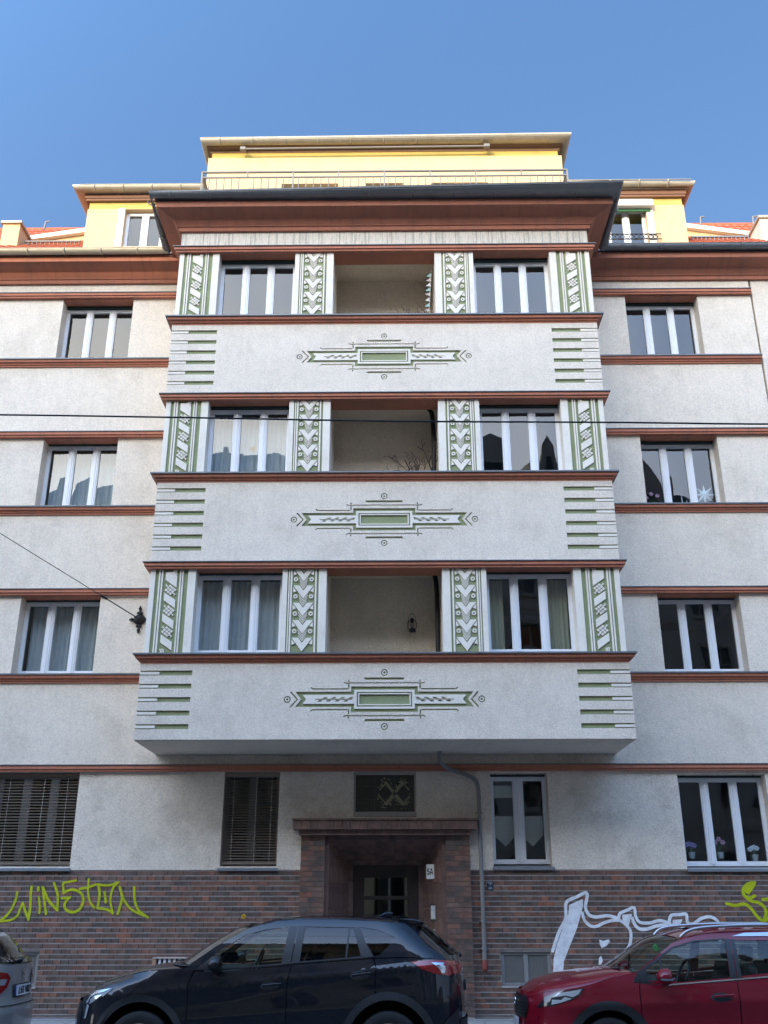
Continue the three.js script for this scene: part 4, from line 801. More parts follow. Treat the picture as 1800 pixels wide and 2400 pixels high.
function twig(out, p, d, len, r, depth, wild) {
  const pts = [p.toArray()]; let q = p.clone(), dir = d.clone(); const n = 6;
  for (let i = 0; i < n; i++) { dir.add(V3(rr(-wild, wild), rr(-wild, wild) * 0.8, rr(-wild, wild) * 0.4)).normalize(); q = q.clone().addScaledVector(dir, len / n); pts.push(q.toArray()); if (depth > 0 && i > 0 && rnd() < 0.75) twig(out, q, dir.clone().add(V3(rr(-0.9, 0.9), rr(-0.3, 0.9), rr(-0.3, 0.3))).normalize(), len * rr(0.45, 0.7), r * 0.62, depth - 1, wild); }
  out.push(tube(pts, r, 14, 5));
}
{
  const o = []; seed = 777;
  for (let i = 0; i < 5; i++) twig(o, V3(0.02 * i, 0, 0.02 * (i % 2)), V3(-0.55 + i * 0.13, 1, 0).normalize(), 0.75, 0.011, 2, 0.62);
  const t = thing('contorted_branches', 'bare twisted branches standing in the middle loggia', 'branches', [0.72, 8.27, 1.0]); obj('twigs', o, barkM, t);
  const pot = obj('planter', new THREE.CylinderGeometry(0.12, 0.09, 0.18, 18).translate(0, -0.09, 0), std({ color: lin(0.16, 0.07, 0.05), roughness: 0.9 }), t);
  const o2 = []; for (let i = 0; i < 26; i++) twig(o2, V3(-0.3 + i * 0.024, 0, rr(-0.03, 0.03)), V3(rr(-0.35, 0.35), 1, 0).normalize(), rr(0.1, 0.27), 0.004, 1, 0.3);
  const t2 = thing('dried_plants', 'dry brown plants in a box behind the top loggia parapet', 'plant', [0.62, 11.61, 1.36]);
  obj('stems', o2, barkM, t2);
  const lv = []; for (let i = 0; i < 160; i++) lv.push(new THREE.TetrahedronGeometry(rr(0.006, 0.013)).translate(rr(-0.34, 0.33), rr(0.02, 0.2), rr(-0.05, 0.05)));
  obj('seed_heads', lv.map(clean), barkM, t2); obj('window_box', bx(-0.36, 0.33, -0.14, 0.03, -0.08, 0.08), std({ color: lin(0.05, 0.03, 0.025), roughness: 0.9 }), t2);
  for (const [lab, x, y, z, w] of [['low dark pot of succulents on the middle loggia parapet', 0.22, 8.485, 1.3, 0.2], ['dark wooden tray on the middle loggia parapet', 0.47, 8.48, 1.3, 0.3]]) {
    const q = thing('parapet_pot', lab, 'pot', [x, y, z]); obj('pot', rbx(-w / 2, w / 2, -0.03, 0.045, -0.06, 0.06, 0.012, 2), barkM, q);
    if (w < 0.25) { const f = []; for (let i = 0; i < 30; i++) f.push(new THREE.TetrahedronGeometry(rr(0.015, 0.028)).translate(rr(-0.09, 0.09), rr(0.045, 0.085), rr(-0.04, 0.04))); obj('leaves', f.map(clean), std({ color: lin(0.06, 0.085, 0.04), roughness: 0.8 }), q); }
  }
  const bt = thing('bunting', 'string of small white and mint pennants hanging in the top loggia', 'bunting', [0.90, 11.66, 1.2]);
  const pts = Array.from({ length: 12 }, (_, i) => { const t = i / 11; return [0.0 - 0.07 * t * t - 0.02 * Math.sin(t * 3.1), 1.22 * (1 - t), 0.02 * Math.sin(t * 5)]; });
  obj('string', tube(pts, 0.003, 40, 5), M.smoothWhite, bt);
  const cols = [[0.62, 0.62, 0.6], [0.30, 0.48, 0.46], [0.52, 0.44, 0.40]].map((c) => std({ color: lin(...c), roughness: 0.9, side: THREE.DoubleSide }));
  for (let i = 1; i < 11; i++) { const [x, y, z] = pts[i]; obj('pennant', plate(poly([[0, 0.045], [0, -0.045], [-0.095, -0.015]]), -0.001, 0.001).rotateZ(rr(-0.3, 0.3)).rotateY(rr(-0.5, 0.3)).translate(x - 0.004, y, z), cols[i % 3], bt); }
}
// loggia drainpipes
for (const [y0, y1] of [[4.4, 7.0], [7.6, 10.15]]) obj('loggia_pipe', tube([[0.88, y0, 0.8], [0.88, y1 - 0.25, 0.8], [0.85, y1 - 0.1, 0.82], [0.74, y1, 0.84]], 0.042, 30, 10), M.iron, house);

// curtains: thin folded cloth behind the panes
const sheer = phys({ color: lin(0.82, 0.80, 0.76), transmission: 0.35, thickness: 0, roughness: 1 }), cream = phys({ color: lin(0.60, 0.52, 0.34), transmission: 0.3, thickness: 0, roughness: 1 });
function curtain(label, x0, x1, y0, y1, z, mat, group, amp = 0.03, fold = 0.11) {
  const w = x1 - x0, h = y1 - y0, g = new THREE.PlaneGeometry(w, h, Math.ceil(w / 0.014), 6), p = g.attributes.position, ph = rr(0, 6);
  for (let i = 0; i < p.count; i++) { const x = p.getX(i); p.setZ(i, amp * Math.sin(x / fold * 6.283 + ph + 0.8 * Math.sin(x * 9)) * (0.6 + 0.4 * (0.5 - p.getY(i) / h))); }
  g.computeVertexNormals();
  const o = obj('curtain', clean(g.translate(0, h / 2, 0)), mat); o.position.set((x0 + x1) / 2, y0, z); tag(o, label, 'curtain', group); return o;
}
curtain('sheer folded curtain behind the middle storey bay window with the yellow star', -3.08, -1.70, 8.36, 9.80, 1.02, sheer);
curtain('sheer patterned curtain behind the lowest bay window nearest the wall rosette', -3.08, -1.70, 5.2, 6.70, 1.02, sheer);
curtain('sheer curtain behind the wing window beside the wall rosette', -6.48, -5.15, 5.2, 6.72, -0.5, sheer);
curtain('sheer curtain behind the wing window one floor above the wall rosette', -6.48, -5.15, 8.36, 9.85, -0.5, sheer);
for (const [a, b, w] of [[1.74, 1.98, 'beside the chevron pier'], [2.72, 3.05, 'beside the outer pier']]) curtain('cream curtain ' + w + ' in the lowest bay window right of the lantern', a, b, 5.2, 6.70, 1.05, cream, 'cream curtains in the lowest right bay window', 0.025, 0.08);
{
  const o = obj('cafe_curtain', [-1, 1].map((s) => { const a = s < 0 ? 1.82 : 2.27, b = s < 0 ? 2.18 : 2.63, m = (a + b) / 2; return plate(poly([[a, 3.0], [a, 2.68], [m, 2.52], [b, 2.70], [b, 3.0]]), -0.34, -0.338); }), M.smoothWhite);
  tag(o, 'short white pointed curtain in the narrow window right of the drainpipe', 'curtain');
  const o2 = obj('roller_shade', bx(1.80, 2.2, 3.30, 3.5, -0.345, -0.34), M.smoothWhite); tag(o2, 'half drawn white shade in the narrow window right of the drainpipe', 'shade');
}
// stars, candles and flowers on the window boards
function star3(r, ri, n, d) {
  const pos = []; for (let i = 0; i < 2 * n; i++) { const a0 = i * Math.PI / n, a1 = (i + 1) * Math.PI / n, r0 = i % 2 ? ri : r, r1 = (i + 1) % 2 ? ri : r; for (const s of [1, -1]) { const A = [Math.sin(a0) * r0, Math.cos(a0) * r0, 0], B = [Math.sin(a1) * r1, Math.cos(a1) * r1, 0], C = [0, 0, s * d]; s > 0 ? pos.push(...B, ...A, ...C) : pos.push(...A, ...B, ...C); } }
  const g = new THREE.BufferGeometry(); g.setAttribute('position', new THREE.Float32BufferAttribute(pos, 3)); g.computeVertexNormals(); return clean(g);
}
{
  const paper = std({ color: lin(0.80, 0.80, 0.80), roughness: 0.9 }), goldM = std({ color: lin(0.55, 0.36, 0.03), roughness: 0.5 });
  const s1 = obj('paper_star', [star3(0.22, 0.075, 8, 0.05), rod([0, -0.34, -0.01], [0, -0.2, 0], 0.004, 5)], paper); s1.position.set(6.08, 8.87, -0.40); tag(s1, 'large white paper star in the wing window right of the bay', 'star');
  const s2 = obj('straw_star', star3(0.075, 0.03, 10, 0.02), goldM); s2.position.set(-2.33, 9.13, 1.17); tag(s2, 'small golden star hanging in the middle storey bay window', 'star');
  const c = thing('candle_arch', 'wooden candle arch on the board of the left wing window', 'candle arch', [-5.83, 8.52, -0.40]);
  obj('arch', new THREE.TorusGeometry(0.16, 0.02, 6, 18, Math.PI), std({ color: lin(0.32, 0.19, 0.09), roughness: 0.7 }), c); obj('foot', bx(-0.2, 0.2, -0.04, 0.0, -0.04, 0.04), std({ color: lin(0.32, 0.19, 0.09), roughness: 0.7 }), c);
  for (let i = 0; i < 5; i++) { const a = Math.PI * (0.12 + i * 0.19); obj('candle', rod([Math.cos(a) * 0.17, Math.sin(a) * 0.17, 0], [Math.cos(a) * 0.17, Math.sin(a) * 0.17 + 0.1, 0], 0.008, 8), paper, c); }
  const pinkM = std({ color: lin(0.62, 0.30, 0.40), roughness: 0.8 }), stemM = std({ color: lin(0.12, 0.17, 0.07), roughness: 0.8 }), lilac = std({ color: lin(0.32, 0.22, 0.45), roughness: 0.8 });
  const flower = (label, x, y, z, mat, n, h) => {
    const f = thing('potted_flower', label, 'plant', [x, y, z]); const st = [], bl = [];
    for (let i = 0; i < n; i++) { const a = (i / n - 0.5) * 1.3, ex = Math.sin(a) * h, ey = Math.cos(a) * h * rr(0.8, 1.1); st.push(tube([[0, 0, 0], [ex * 0.3, ey * 0.6, 0], [ex, ey, 0.01]], 0.004, 8, 5)); for (let k = 0; k < 5; k++) bl.push(new THREE.SphereGeometry(0.022, 7, 5).scale(1, 0.8, 0.4).translate(ex + Math.cos(k * 1.26) * 0.024, ey + Math.sin(k * 1.26) * 0.024, 0.012)); }
    obj('stems', st, stemM, f); obj('blossoms', bl.map(clean), mat, f); obj('pot', new THREE.CylinderGeometry(0.06, 0.045, 0.1, 14).translate(0, -0.04, 0), std({ color: lin(0.5, 0.5, 0.48), roughness: 0.5 }), f);
  };
  flower('pink flowers in the wing window with the paper star', 5.12, 8.62, -0.40, pinkM, 3, 0.26);
  flower('white orchid in the top wing window right of the bay', 6.05, 11.72, -0.40, paper, 2, 0.2);
  flower('lilac flowers in the right ground floor window', 5.08, 2.42, -0.40, lilac, 5, 0.14);
  flower('pale blossoms in the middle of the right ground floor window', 5.55, 2.42, -0.40, pinkM, 4, 0.2);
  flower('whitish blossoms beside the reveal of the right ground floor window', 6.12, 2.38, -0.40, paper, 4, 0.13);
  const k = thing('window_sticks', 'three tall white sticks in the wing window with the paper star', 'decoration', [5.58, 8.5, -0.40]);
  for (const [x, h, t] of [[-0.12, 0.25, -0.2], [0.06, 0.34, 0.0], [0.14, 0.26, 0.04]]) obj('stick', rod([x, 0, 0], [x + t * h, h, 0], 0.009, 6), paper, k);
}
// slatted rack standing on the pavement behind the black car
{
  const b = thing('slatted_rack', 'low slatted rack with pale slats and wooden end on the pavement against the bricks', 'rack', [-3.3, 0.05, 0.35]);
  for (const a of [-0.26, 0.20]) obj('end_board', rbx(a, a + 0.06, -0.062, 0.80, -0.12, 0.12, 0.004), std({ color: lin(0.42, 0.25, 0.15), roughness: 0.7 }), b);
  obj('top_board', rbx(-0.26, 0.26, 0.802, 0.818, -0.13, 0.13, 0.003), std({ color: lin(0.45, 0.36, 0.30), roughness: 0.7 }), b);
  for (let i = 0; i < 5; i++) obj('slat', rbx(-0.165 + i * 0.075, -0.125 + i * 0.075, 0.3, 0.80, 0.09, 0.11, 0.003), std({ color: lin(0.62, 0.62, 0.64), roughness: 0.5 }), b);
  obj('back_panel', bx(-0.20, 0.20, 0.05, 0.80, -0.11, -0.09), std({ color: lin(0.20, 0.13, 0.08), roughness: 0.8 }), b);
}

// ================================================================ houses next door and across the street
function plainHouse(name, label, x0, x1, zf, dir, top, wallM, o = {}) {   // dir +1: front looks to +z
  const h = thing(name, label, 'building', [(x0 + x1) / 2, 0, zf]);
  const w = x1 - x0, s = poly(rect(-w / 2, w / 2, 0, top)), cols = Math.floor(w / 2.4), st = o.storeys ?? 4, sh = (top - 1.2) / st, wins = [];
  for (let i = 0; i < cols; i++) for (let k = 0; k < st; k++) { const cx = -w / 2 + (i + 0.5) * w / cols, y = 1.2 + k * sh; wins.push([cx - 0.55, cx + 0.55, y, y + sh * 0.58]); }
  for (const [a, b, c, d] of wins) s.holes.push(hole(rectH(a, b, c, d)));
  const flipG = (g) => (dir > 0 ? g : g.rotateY(Math.PI));
  obj('wall', [flipG(plate(s, -0.4, 0)), flipG(bx(-w / 2, w / 2, 0, top, -9, -8.7)), flipG(bx(-w / 2, -w / 2 + 0.3, 0, top, -8.7, -0.4)), flipG(bx(w / 2 - 0.3, w / 2, 0, top, -8.7, -0.4))], wallM, h);
  const fm = o.trim ?? M.smoothWhite, G = [], F = [], T = [];
  for (const [a, b, c, d] of wins) { G.push(flipG(bx(a, b, c, d, -0.3, -0.28))); F.push(flipG(bx((a + b) / 2 - 0.04, (a + b) / 2 + 0.04, c, d, -0.279, -0.2)), flipG(bx(a, b, c + (d - c) * 0.68, c + (d - c) * 0.68 + 0.07, -0.278, -0.21))); T.push(flipG(bx(a - 0.14, b + 0.14, d + 0.02, d + 0.2, 0, 0.14)), flipG(bx(a - 0.1, b + 0.1, c - 0.14, c - 0.01, 0, 0.12))); }
  obj('window_panes', G, M.farGlass, h); obj('window_bars', F, fm, h); obj('window_trim', T, fm, h);
  for (let k = 1; k < st; k++) obj('string_course', flipG(bx(-w / 2, w / 2, 1.2 + k * sh - 0.75, 1.2 + k * sh - 0.55, 0, 0.1)), fm, h);
  if (!o.plain) obj('cornice', [flipG(bx(-w / 2, w / 2, top - 0.35, top - 0.12, 0, 0.3)), flipG(bx(-w / 2, w / 2, top - 0.12, top + 0.05, 0, 0.5))], fm, h);
  const rt = o.roofTop ?? top + 1.3;
  obj('roof', flipG(alongX([[0.3, top + 0.05], [-0.35, rt], [-8.7, rt], [-8.7, top + 0.05]], -w / 2, w / 2)), o.roofM ?? M.slate, h);
  for (const [cx, hw, apex] of o.gables ?? []) {
    const q = poly([[cx - hw, top], [cx + hw, top], [cx + hw, apex - hw * 0.9], [cx, apex], [cx - hw, apex - hw * 0.9]]);
    obj('gable', flipG(plate(q, -1.6, 0.12)), wallM, h); obj('gable_window', flipG(bx(cx - hw * 0.4, cx + hw * 0.4, top + 0.2, top + 0.2 + (apex - top) * 0.42, 0.115, 0.13)), M.farGlass, h);
  }
  for (const [cx, y, ww] of o.chimneys ?? []) obj('chimney', flipG(bx(cx - ww / 2, cx + ww / 2, top, y, -2.4, -1.8)), M.bricks[1], h);
  return h;
}
M.slate = std({ color: lin(0.20, 0.19, 0.185), roughness: 0.7 });
M.farGlass = phys({ color: lin(0.02, 0.022, 0.025), roughness: 0.05, clearcoat: 1 });
const sand = std({ map: plasterTex([0.62, 0.53, 0.40], [0.48, 0.40, 0.29], nB, 4.3, 0.7, 0.2), roughness: 0.9 }), pale = std({ map: plasterTex([0.66, 0.62, 0.55], [0.52, 0.47, 0.40], nA, 4.3, 0.7, 0.2), roughness: 0.9 }), trimS = std({ color: lin(0.62, 0.56, 0.47), roughness: 0.9 }), ochre = std({ map: plasterTex([0.64, 0.50, 0.30], [0.50, 0.38, 0.22], nC, 4.3, 0.7, 0.2), roughness: 0.9 });
plainHouse('street_house', 'sand coloured house with flat slate roof across the street, mirrored in the windows', -60, -13.8, 20.5, -1, 17.0, sand, { roofTop: 18.06, trim: trimS, chimneys: [[6, 18.9, 0.8]] });
plainHouse('street_house', 'ochre house with two chimneys across the street, mirrored in the windows', -13.8, 1.2, 20.5, -1, 17.4, ochre, { roofTop: 18.55, trim: trimS, chimneys: [[-1.6, 19.3, 0.6], [0.2, 19.4, 0.6]] });
plainHouse('street_house', 'pale house with pointed gables across the street, mirrored in the right windows', 1.2, 14, 20.5, -1, 16.5, pale, { roofTop: 17.6, trim: trimS, gables: [[3.56, 0.75, 19.0], [1.34, 0.75, 19.0], [-0.9, 0.75, 19.0], [-3.1, 0.75, 19.0]] });
plainHouse('street_house', 'ochre house at the end of the row across the street, mirrored in the red car', 14, 34, 20.5, -1, 16.9, ochre, { roofTop: 18.2, trim: trimS });
const nb = plainHouse('neighbour_house', 'grey plastered house next door beside the red car, sharing the red eaves', 7.44, 30, 0, 1, 13.72, M.plasterWing, { storeys: 4, roofTop: 14.0, roofM: M.slate, plain: true });
plainHouse('neighbour_house', 'grey plastered house next door on the left', -34, -12.04, 0, 1, 13.6, M.plasterWing, { storeys: 4, roofTop: 14.4, roofM: M.tile });

// ================================================================ parked cars
function mono(tab) {                                     // monotone cubic through [[x, y], ...]
  const n = tab.length, X = tab.map((t) => t[0]), Y = tab.map((t) => t[1]), d = [], m = [];
  for (let i = 0; i < n - 1; i++) d.push((Y[i + 1] - Y[i]) / (X[i + 1] - X[i]));
  m.push(d[0]); for (let i = 1; i < n - 1; i++) m.push(d[i - 1] * d[i] <= 0 ? 0 : 2 * d[i - 1] * d[i] / (d[i - 1] + d[i])); m.push(d[n - 2]);
  return (x) => {
    if (x <= X[0]) return Y[0]; if (x >= X[n - 1]) return Y[n - 1];
    let i = 0; while (x > X[i + 1]) i++;
    const h = X[i + 1] - X[i], t = (x - X[i]) / h, t2 = t * t, t3 = t2 * t;
    return (2 * t3 - 3 * t2 + 1) * Y[i] + (t3 - 2 * t2 + t) * h * m[i] + (-2 * t3 + 3 * t2) * Y[i + 1] + (t3 - t2) * h * m[i + 1];
  };
}
const arcPts = (cx, cy, r, a0, a1, n = 22) => Array.from({ length: n + 1 }, (_, i) => { const a = lerp(a0, a1, i / n) * D2R; return [cx + r * Math.cos(a), cy + r * Math.sin(a)]; });
const tess = new TessellateModifier(0.075, 9);
const CM = {
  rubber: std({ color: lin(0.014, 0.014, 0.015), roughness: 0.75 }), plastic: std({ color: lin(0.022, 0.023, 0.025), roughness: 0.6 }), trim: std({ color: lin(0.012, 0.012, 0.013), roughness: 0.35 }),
  alloy: std({ color: lin(0.50, 0.50, 0.51), roughness: 0.3, metalness: 0.8 }), chrome: std({ color: lin(0.78, 0.79, 0.80), roughness: 0.12, metalness: 1 }), dark: std({ color: lin(0.035, 0.035, 0.036), roughness: 0.9 }),
  seat: std({ color: lin(0.035, 0.034, 0.034), roughness: 0.9 }), lamp: phys({ color: lin(0.62, 0.66, 0.70), roughness: 0.12, metalness: 0.55, clearcoat: 1, clearcoatRoughness: 0.03 }), lampDark: phys({ color: lin(0.02, 0.021, 0.023), roughness: 0.1, clearcoat: 1, clearcoatRoughness: 0.02 }),
  red: phys({ color: lin(0.30, 0.006, 0.008), roughness: 0.12, clearcoat: 1, clearcoatRoughness: 0.02 }), glass: phys({ color: lin(0.62, 0.72, 0.68), transmission: 1, thickness: 0, ior: 1.45, roughness: 0 }), privacy: phys({ color: lin(0.16, 0.17, 0.18), transmission: 1, thickness: 0, ior: 1.5, roughness: 0 }),
  plate: std({ color: lin(0.74, 0.74, 0.74), roughness: 0.4 }), blue: std({ color: lin(0.01, 0.03, 0.25), roughness: 0.4 }), ink: std({ color: lin(0.01, 0.01, 0.01), roughness: 0.5 }),
};
const paint = (c, flake = 0) => phys({ color: lin(...c), roughness: 0.5, metalness: flake, specularIntensity: 0.25, clearcoat: 1, clearcoatRoughness: 0.025 });
function gridMesh(nu, nv, f) {
  const g = new THREE.BufferGeometry(), pos = [], idx = [];
  for (let j = 0; j <= nv; j++) for (let i = 0; i <= nu; i++) pos.push(...f(i / nu, j / nv));
  for (let j = 0; j < nv; j++) for (let i = 0; i < nu; i++) { const a = j * (nu + 1) + i, b = a + 1, c = a + nu + 1, d = c + 1; idx.push(a, b, d, a, d, c); }
  g.setAttribute('position', new THREE.Float32BufferAttribute(pos, 3)); g.setIndex(idx); g.computeVertexNormals(); return clean(g);
}
function makeCar(sp) {
  const G = -0.19, X0 = sp.x0, car = thing(sp.name, sp.label, 'car', [X0, G, sp.zc]);
  const W = mono(sp.w), NO = mono(sp.nose), TA = mono(sp.tail);
  const S = (X, Y) => {                                  // half width of the body at world X, Y
    const y = Y - G; let w = W(y); const xf = NO(y), xr = TA(y);
    const df = (xf + sp.Rf - X) / sp.Rf, dr = (X - xr + sp.Rr) / sp.Rr;
    if (df > 0) w *= Math.pow(Math.max(1e-5, 1 - Math.pow(Math.min(df, 1), sp.pf)), 1 / sp.pf);
    if (dr > 0) w *= Math.pow(Math.max(1e-5, 1 - Math.pow(Math.min(dr, 1), sp.pr)), 1 / sp.pr);
    if (sp.crease) w += sp.crease(X, y);
    return w;
  };
  const put = (X, Y, z) => [X - X0, Y - G, z];
  function sideGeo(pts, holes = [], off = 0, side = 1) {
    const sh = poly(pts); for (const h of holes) sh.holes.push(hole(h));
    const g = tess.modify(clean(new THREE.ShapeGeometry(sh, 8))), p = g.attributes.position; if (!g.attributes.normal) g.computeVertexNormals(); const nn = g.attributes.normal;
    for (let i = 0; i < p.count; i++) {
      const X = p.getX(i), Y = p.getY(i), e = 0.006, n = V3(-(S(X + e, Y) - S(X - e, Y)) / (2 * e), -(S(X, Y + e) - S(X, Y - e)) / (2 * e), 1).normalize();
      const z = S(X, Y); p.setXYZ(i, ...put(X + n.x * off, Y + n.y * off, side * (z + n.z * off))); nn.setXYZ(i, n.x, n.y, side * n.z);
    }
    if (side < 0) for (const at of [p, nn]) for (let i = 0; i < p.count; i += 3) { const a = [at.getX(i), at.getY(i), at.getZ(i)], b = [at.getX(i + 1), at.getY(i + 1), at.getZ(i + 1)]; at.setXYZ(i, ...b); at.setXYZ(i + 1, ...a); }
    return clean(g);
  }
  const both = (name, mat, pts, holes, off, parent = car) => [1, -1].map((s) => obj(name, sideGeo(pts, holes, off, s), mat, parent));
  for (const [name, mat, pts, holes, off] of sp.panels) both(name, mat, pts, holes ?? [], off ?? 0);
  // inner lining keeps the shut lines dark
  for (const pts of sp.lining) both('inner_lining', CM.dark, pts, [], -0.03);
  // bonnet, roof
  const top = (name, mat, edge, crown, xa, xb, inset = 0.004) => { const E = mono(edge), C = mono(crown); return obj(name, gridMesh(30, 22, (u, v) => { const X = lerp(xb, xa, u), f = (v - 0.5) * Math.PI, ye = E(X), ze = S(X, ye) - inset; return put(X, ye + C(X) * Math.cos(f), ze * Math.sin(f)); }), mat, car); };
  top('bonnet', sp.paint, sp.hoodEdge, sp.hoodCrown, sp.hoodX[0], sp.hoodX[1]);
  top('roof', sp.roofM ?? sp.paint, sp.roofEdge, sp.roofCrown, sp.roofX[0], sp.roofX[1]);
  // windscreen bowed between the pillars
  const pil = new THREE.CatmullRomCurve3(sp.pillar.map(([x, y]) => V3(x, y, 0)), false, 'centripetal');
  obj('windscreen', gridMesh(20, 14, (u, v) => { const p = pil.getPoint(v), a = (0.5 - u) * 2, z = S(p.x, p.y) - 0.012, b = (1 - a * a); return put(p.x - b * lerp(0.24, 0.12, v), p.y + b * lerp(-0.0, 0.035, v), z * a); }), CM.glass, car);
  obj('cowl', gridMesh(20, 4, (u, v) => { const p = pil.getPoint(0), a = (0.5 - u) * 2, z = S(p.x, p.y) - 0.012, b = (1 - a * a); return put(p.x - b * 0.24 - (1 - v) * 0.12 + 0.03, p.y - 0.012 - (1 - v) * 0.0, z * a); }), CM.plastic, car);
  for (const s of [0.1, -0.45]) obj('wiper', rod(put(sp.pillar[0][0] - 0.27, sp.pillar[0][1] + 0.01, s), put(sp.pillar[0][0] - 0.12, sp.pillar[0][1] + 0.035, s + 0.5), 0.011, 6), CM.trim, car);
  // nose and tail
  const FX = (z, Y) => { const y = Y - G, w = W(y) * 1.0; return NO(y) + sp.Rf - sp.Rf * Math.pow(Math.max(0, 1 - Math.pow(Math.min(1, Math.abs(z) / w), sp.pf)), 1 / sp.pf); };
  const RX = (z, Y) => { const y = Y - G, w = W(y) * 1.0; return TA(y) - sp.Rr + sp.Rr * Math.pow(Math.max(0, 1 - Math.pow(Math.min(1, Math.abs(z) / w), sp.pr)), 1 / sp.pr); };
  obj('front_bumper', gridMesh(24, 16, (u, v) => { const Y = lerp(sp.noseY[0], sp.noseY[1], v), a = (0.5 - u) * 2, z = a * 0.74 * W(Y - G); return put(FX(z, Y) + 0.004, Y, z); }), sp.paint, car);
  obj('tailgate', gridMesh(24, 28, (u, v) => { const Y = lerp(sp.tailY[0], sp.tailY[1], v), a = (u - 0.5) * 2, z = a * (sp.tailSpan ?? 0.80) * W(Y - G); return put(RX(z, Y) - 0.004, Y, z); }), sp.paint, car);
  function endGeo(pts, F, off, sgn) {                    // polygon in (z, Y) laid on the nose or tail
    const g = tess.modify(clean(new THREE.ShapeGeometry(poly(pts), 8))), p = g.attributes.position;
    for (let i = 0; i < p.count; i++) { const z = p.getX(i), Y = p.getY(i); p.setXYZ(i, ...put(F(z, Y) + sgn * off, Y, z)); }
    g.computeVertexNormals(); return clean(g);
  }
  const front = (name, mat, pts, off = 0.006, parent = car) => obj(name, endGeo(pts, FX, off, -1), mat, parent);
  const rear = (name, mat, pts, off = 0.006, parent = car) => obj(name, endGeo(pts, RX, off, 1), mat, parent);
  // wheels
  for (const [hx, hy, R] of sp.wheels) for (const s of [1, -1]) {
    const w = part('wheel', car, [hx - X0, hy - G, s * (sp.half - 0.125)]);
    obj('tyre', new THREE.LatheGeometry([[R * 0.66, -0.10], [R * 0.80, -0.112], [R * 0.94, -0.105], [R * 0.99, -0.085], [R, -0.04], [R, 0.04], [R * 0.99, 0.085], [R * 0.94, 0.105], [R * 0.80, 0.112], [R * 0.66, 0.10]].map(([a, b]) => V2(a, b)), 44).rotateX(Math.PI / 2), CM.rubber, w);
    const sp5 = []; for (let k = 0; k < 10; k++) { const a = k * Math.PI / 5 + (k % 2 ? 0.12 : -0.12); sp5.push(bx(-0.018, 0.018, 0.05, R * 0.64, 0.05, 0.085).rotateZ(a)); }
    obj('rim', [...sp5, clean(new THREE.TorusGeometry(R * 0.64, 0.016, 8, 40).translate(0, 0, 0.085)), clean(new THREE.CylinderGeometry(0.07, 0.07, 0.06, 20).rotateX(Math.PI / 2).translate(0, 0, 0.06)), clean(new THREE.CylinderGeometry(R * 0.66, R * 0.66, 0.16, 36, 1, true).rotateX(Math.PI / 2))].map((g) => (s < 0 ? clean(g.rotateY(Math.PI)) : g)), CM.alloy, w);
    obj('well_panel', clean(new THREE.CircleGeometry(sp.well, 32).translate(0, 0, -s * 0.34)), CM.dark, w);
    obj('brake_disc', new THREE.CylinderGeometry(R * 0.5, R * 0.5, 0.02, 28).rotateX(Math.PI / 2), CM.plastic, w);
    obj('wheel_well', [clean(new THREE.CylinderGeometry(sp.well, sp.well, sp.half * 0.5, 36, 1, true, Math.PI / 2 - 0.3, Math.PI + 0.6).rotateX(Math.PI / 2).translate(0, 0, -s * 0.12))], CM.dark, w);
  }
  // cabin
  obj('floor_pan', rbx(NO(0.4) + 0.5 - X0, TA(0.4) - 0.5 - X0, 0.2, 0.34, -sp.half + 0.12, sp.half - 0.12, 0.05), CM.dark, car);
  const [ca, cb, cy] = sp.cabin;
  obj('dashboard', rbx(ca - X0, ca + 0.42 - X0, cy - 0.35, cy - 0.02, -sp.half + 0.16, sp.half - 0.16, 0.06, 2), CM.seat, car);
  const stw = new THREE.TorusGeometry(0.185, 0.016, 8, 28).rotateY(Math.PI / 2).rotateZ(-0.4); obj('steering_wheel', clean(stw.translate(ca + 0.56 - X0, cy + 0.0, 0.36)), CM.trim, car);
  for (const [sx, nz] of [[ca + 1.22, 2], [cb, 3]]) for (let k = 0; k < nz; k++) {
    const z = nz === 2 ? (k ? 0.36 : -0.36) : (k - 1) * 0.44, q = part('seat', car, [sx - X0, 0, z]);
    obj('backrest', clean(new RoundedBoxGeometry(0.16, 0.62, nz === 2 ? 0.5 : 0.44, 3, 0.06).rotateZ(-0.22).translate(0, cy - 0.18, 0)), CM.seat, q);
    obj('cushion', clean(new RoundedBoxGeometry(0.5, 0.16, nz === 2 ? 0.5 : 0.44, 2, 0.05).translate(-0.26, cy - 0.5, 0)), CM.seat, q);
    obj('headrest', clean(new RoundedBoxGeometry(0.10, 0.17, 0.26, 3, 0.045).rotateZ(-0.15).translate(0.09, cy + 0.24, 0)), CM.seat, q);
  }
  // mirrors and handles
  for (const s of [1, -1]) {
    const [mx, my, mz] = sp.mirror, q = part('door_mirror', car, put(mx, my, s * mz)), gg = new THREE.SphereGeometry(1, 20, 14).scale(0.10, 0.082, 0.115);
    const p = gg.attributes.position; for (let i = 0; i < p.count; i++) if (p.getX(i) > 0.045) p.setX(i, 0.045); gg.computeVertexNormals();
    obj('shell', clean(gg), sp.mirrorM ?? sp.paint, q); obj('mirror_glass', clean(new THREE.CircleGeometry(0.085, 20).rotateY(Math.PI / 2).scale(1, 0.78, 1.1).translate(0.047, 0, 0)), CM.chrome, q);
    obj('stalk', clean(rod([0.0, -0.06, 0], [0.02, -0.09, -s * (mz - S(mx, my - 0.1) + 0.03)], 0.022)), CM.trim, q);
    if (sp.mirrorStrip) obj('indicator', clean(new THREE.SphereGeometry(1, 20, 6, 0, 6.283, 1.75, 0.25).scale(0.103, 0.085, 0.118)), CM.chrome, q);
  }
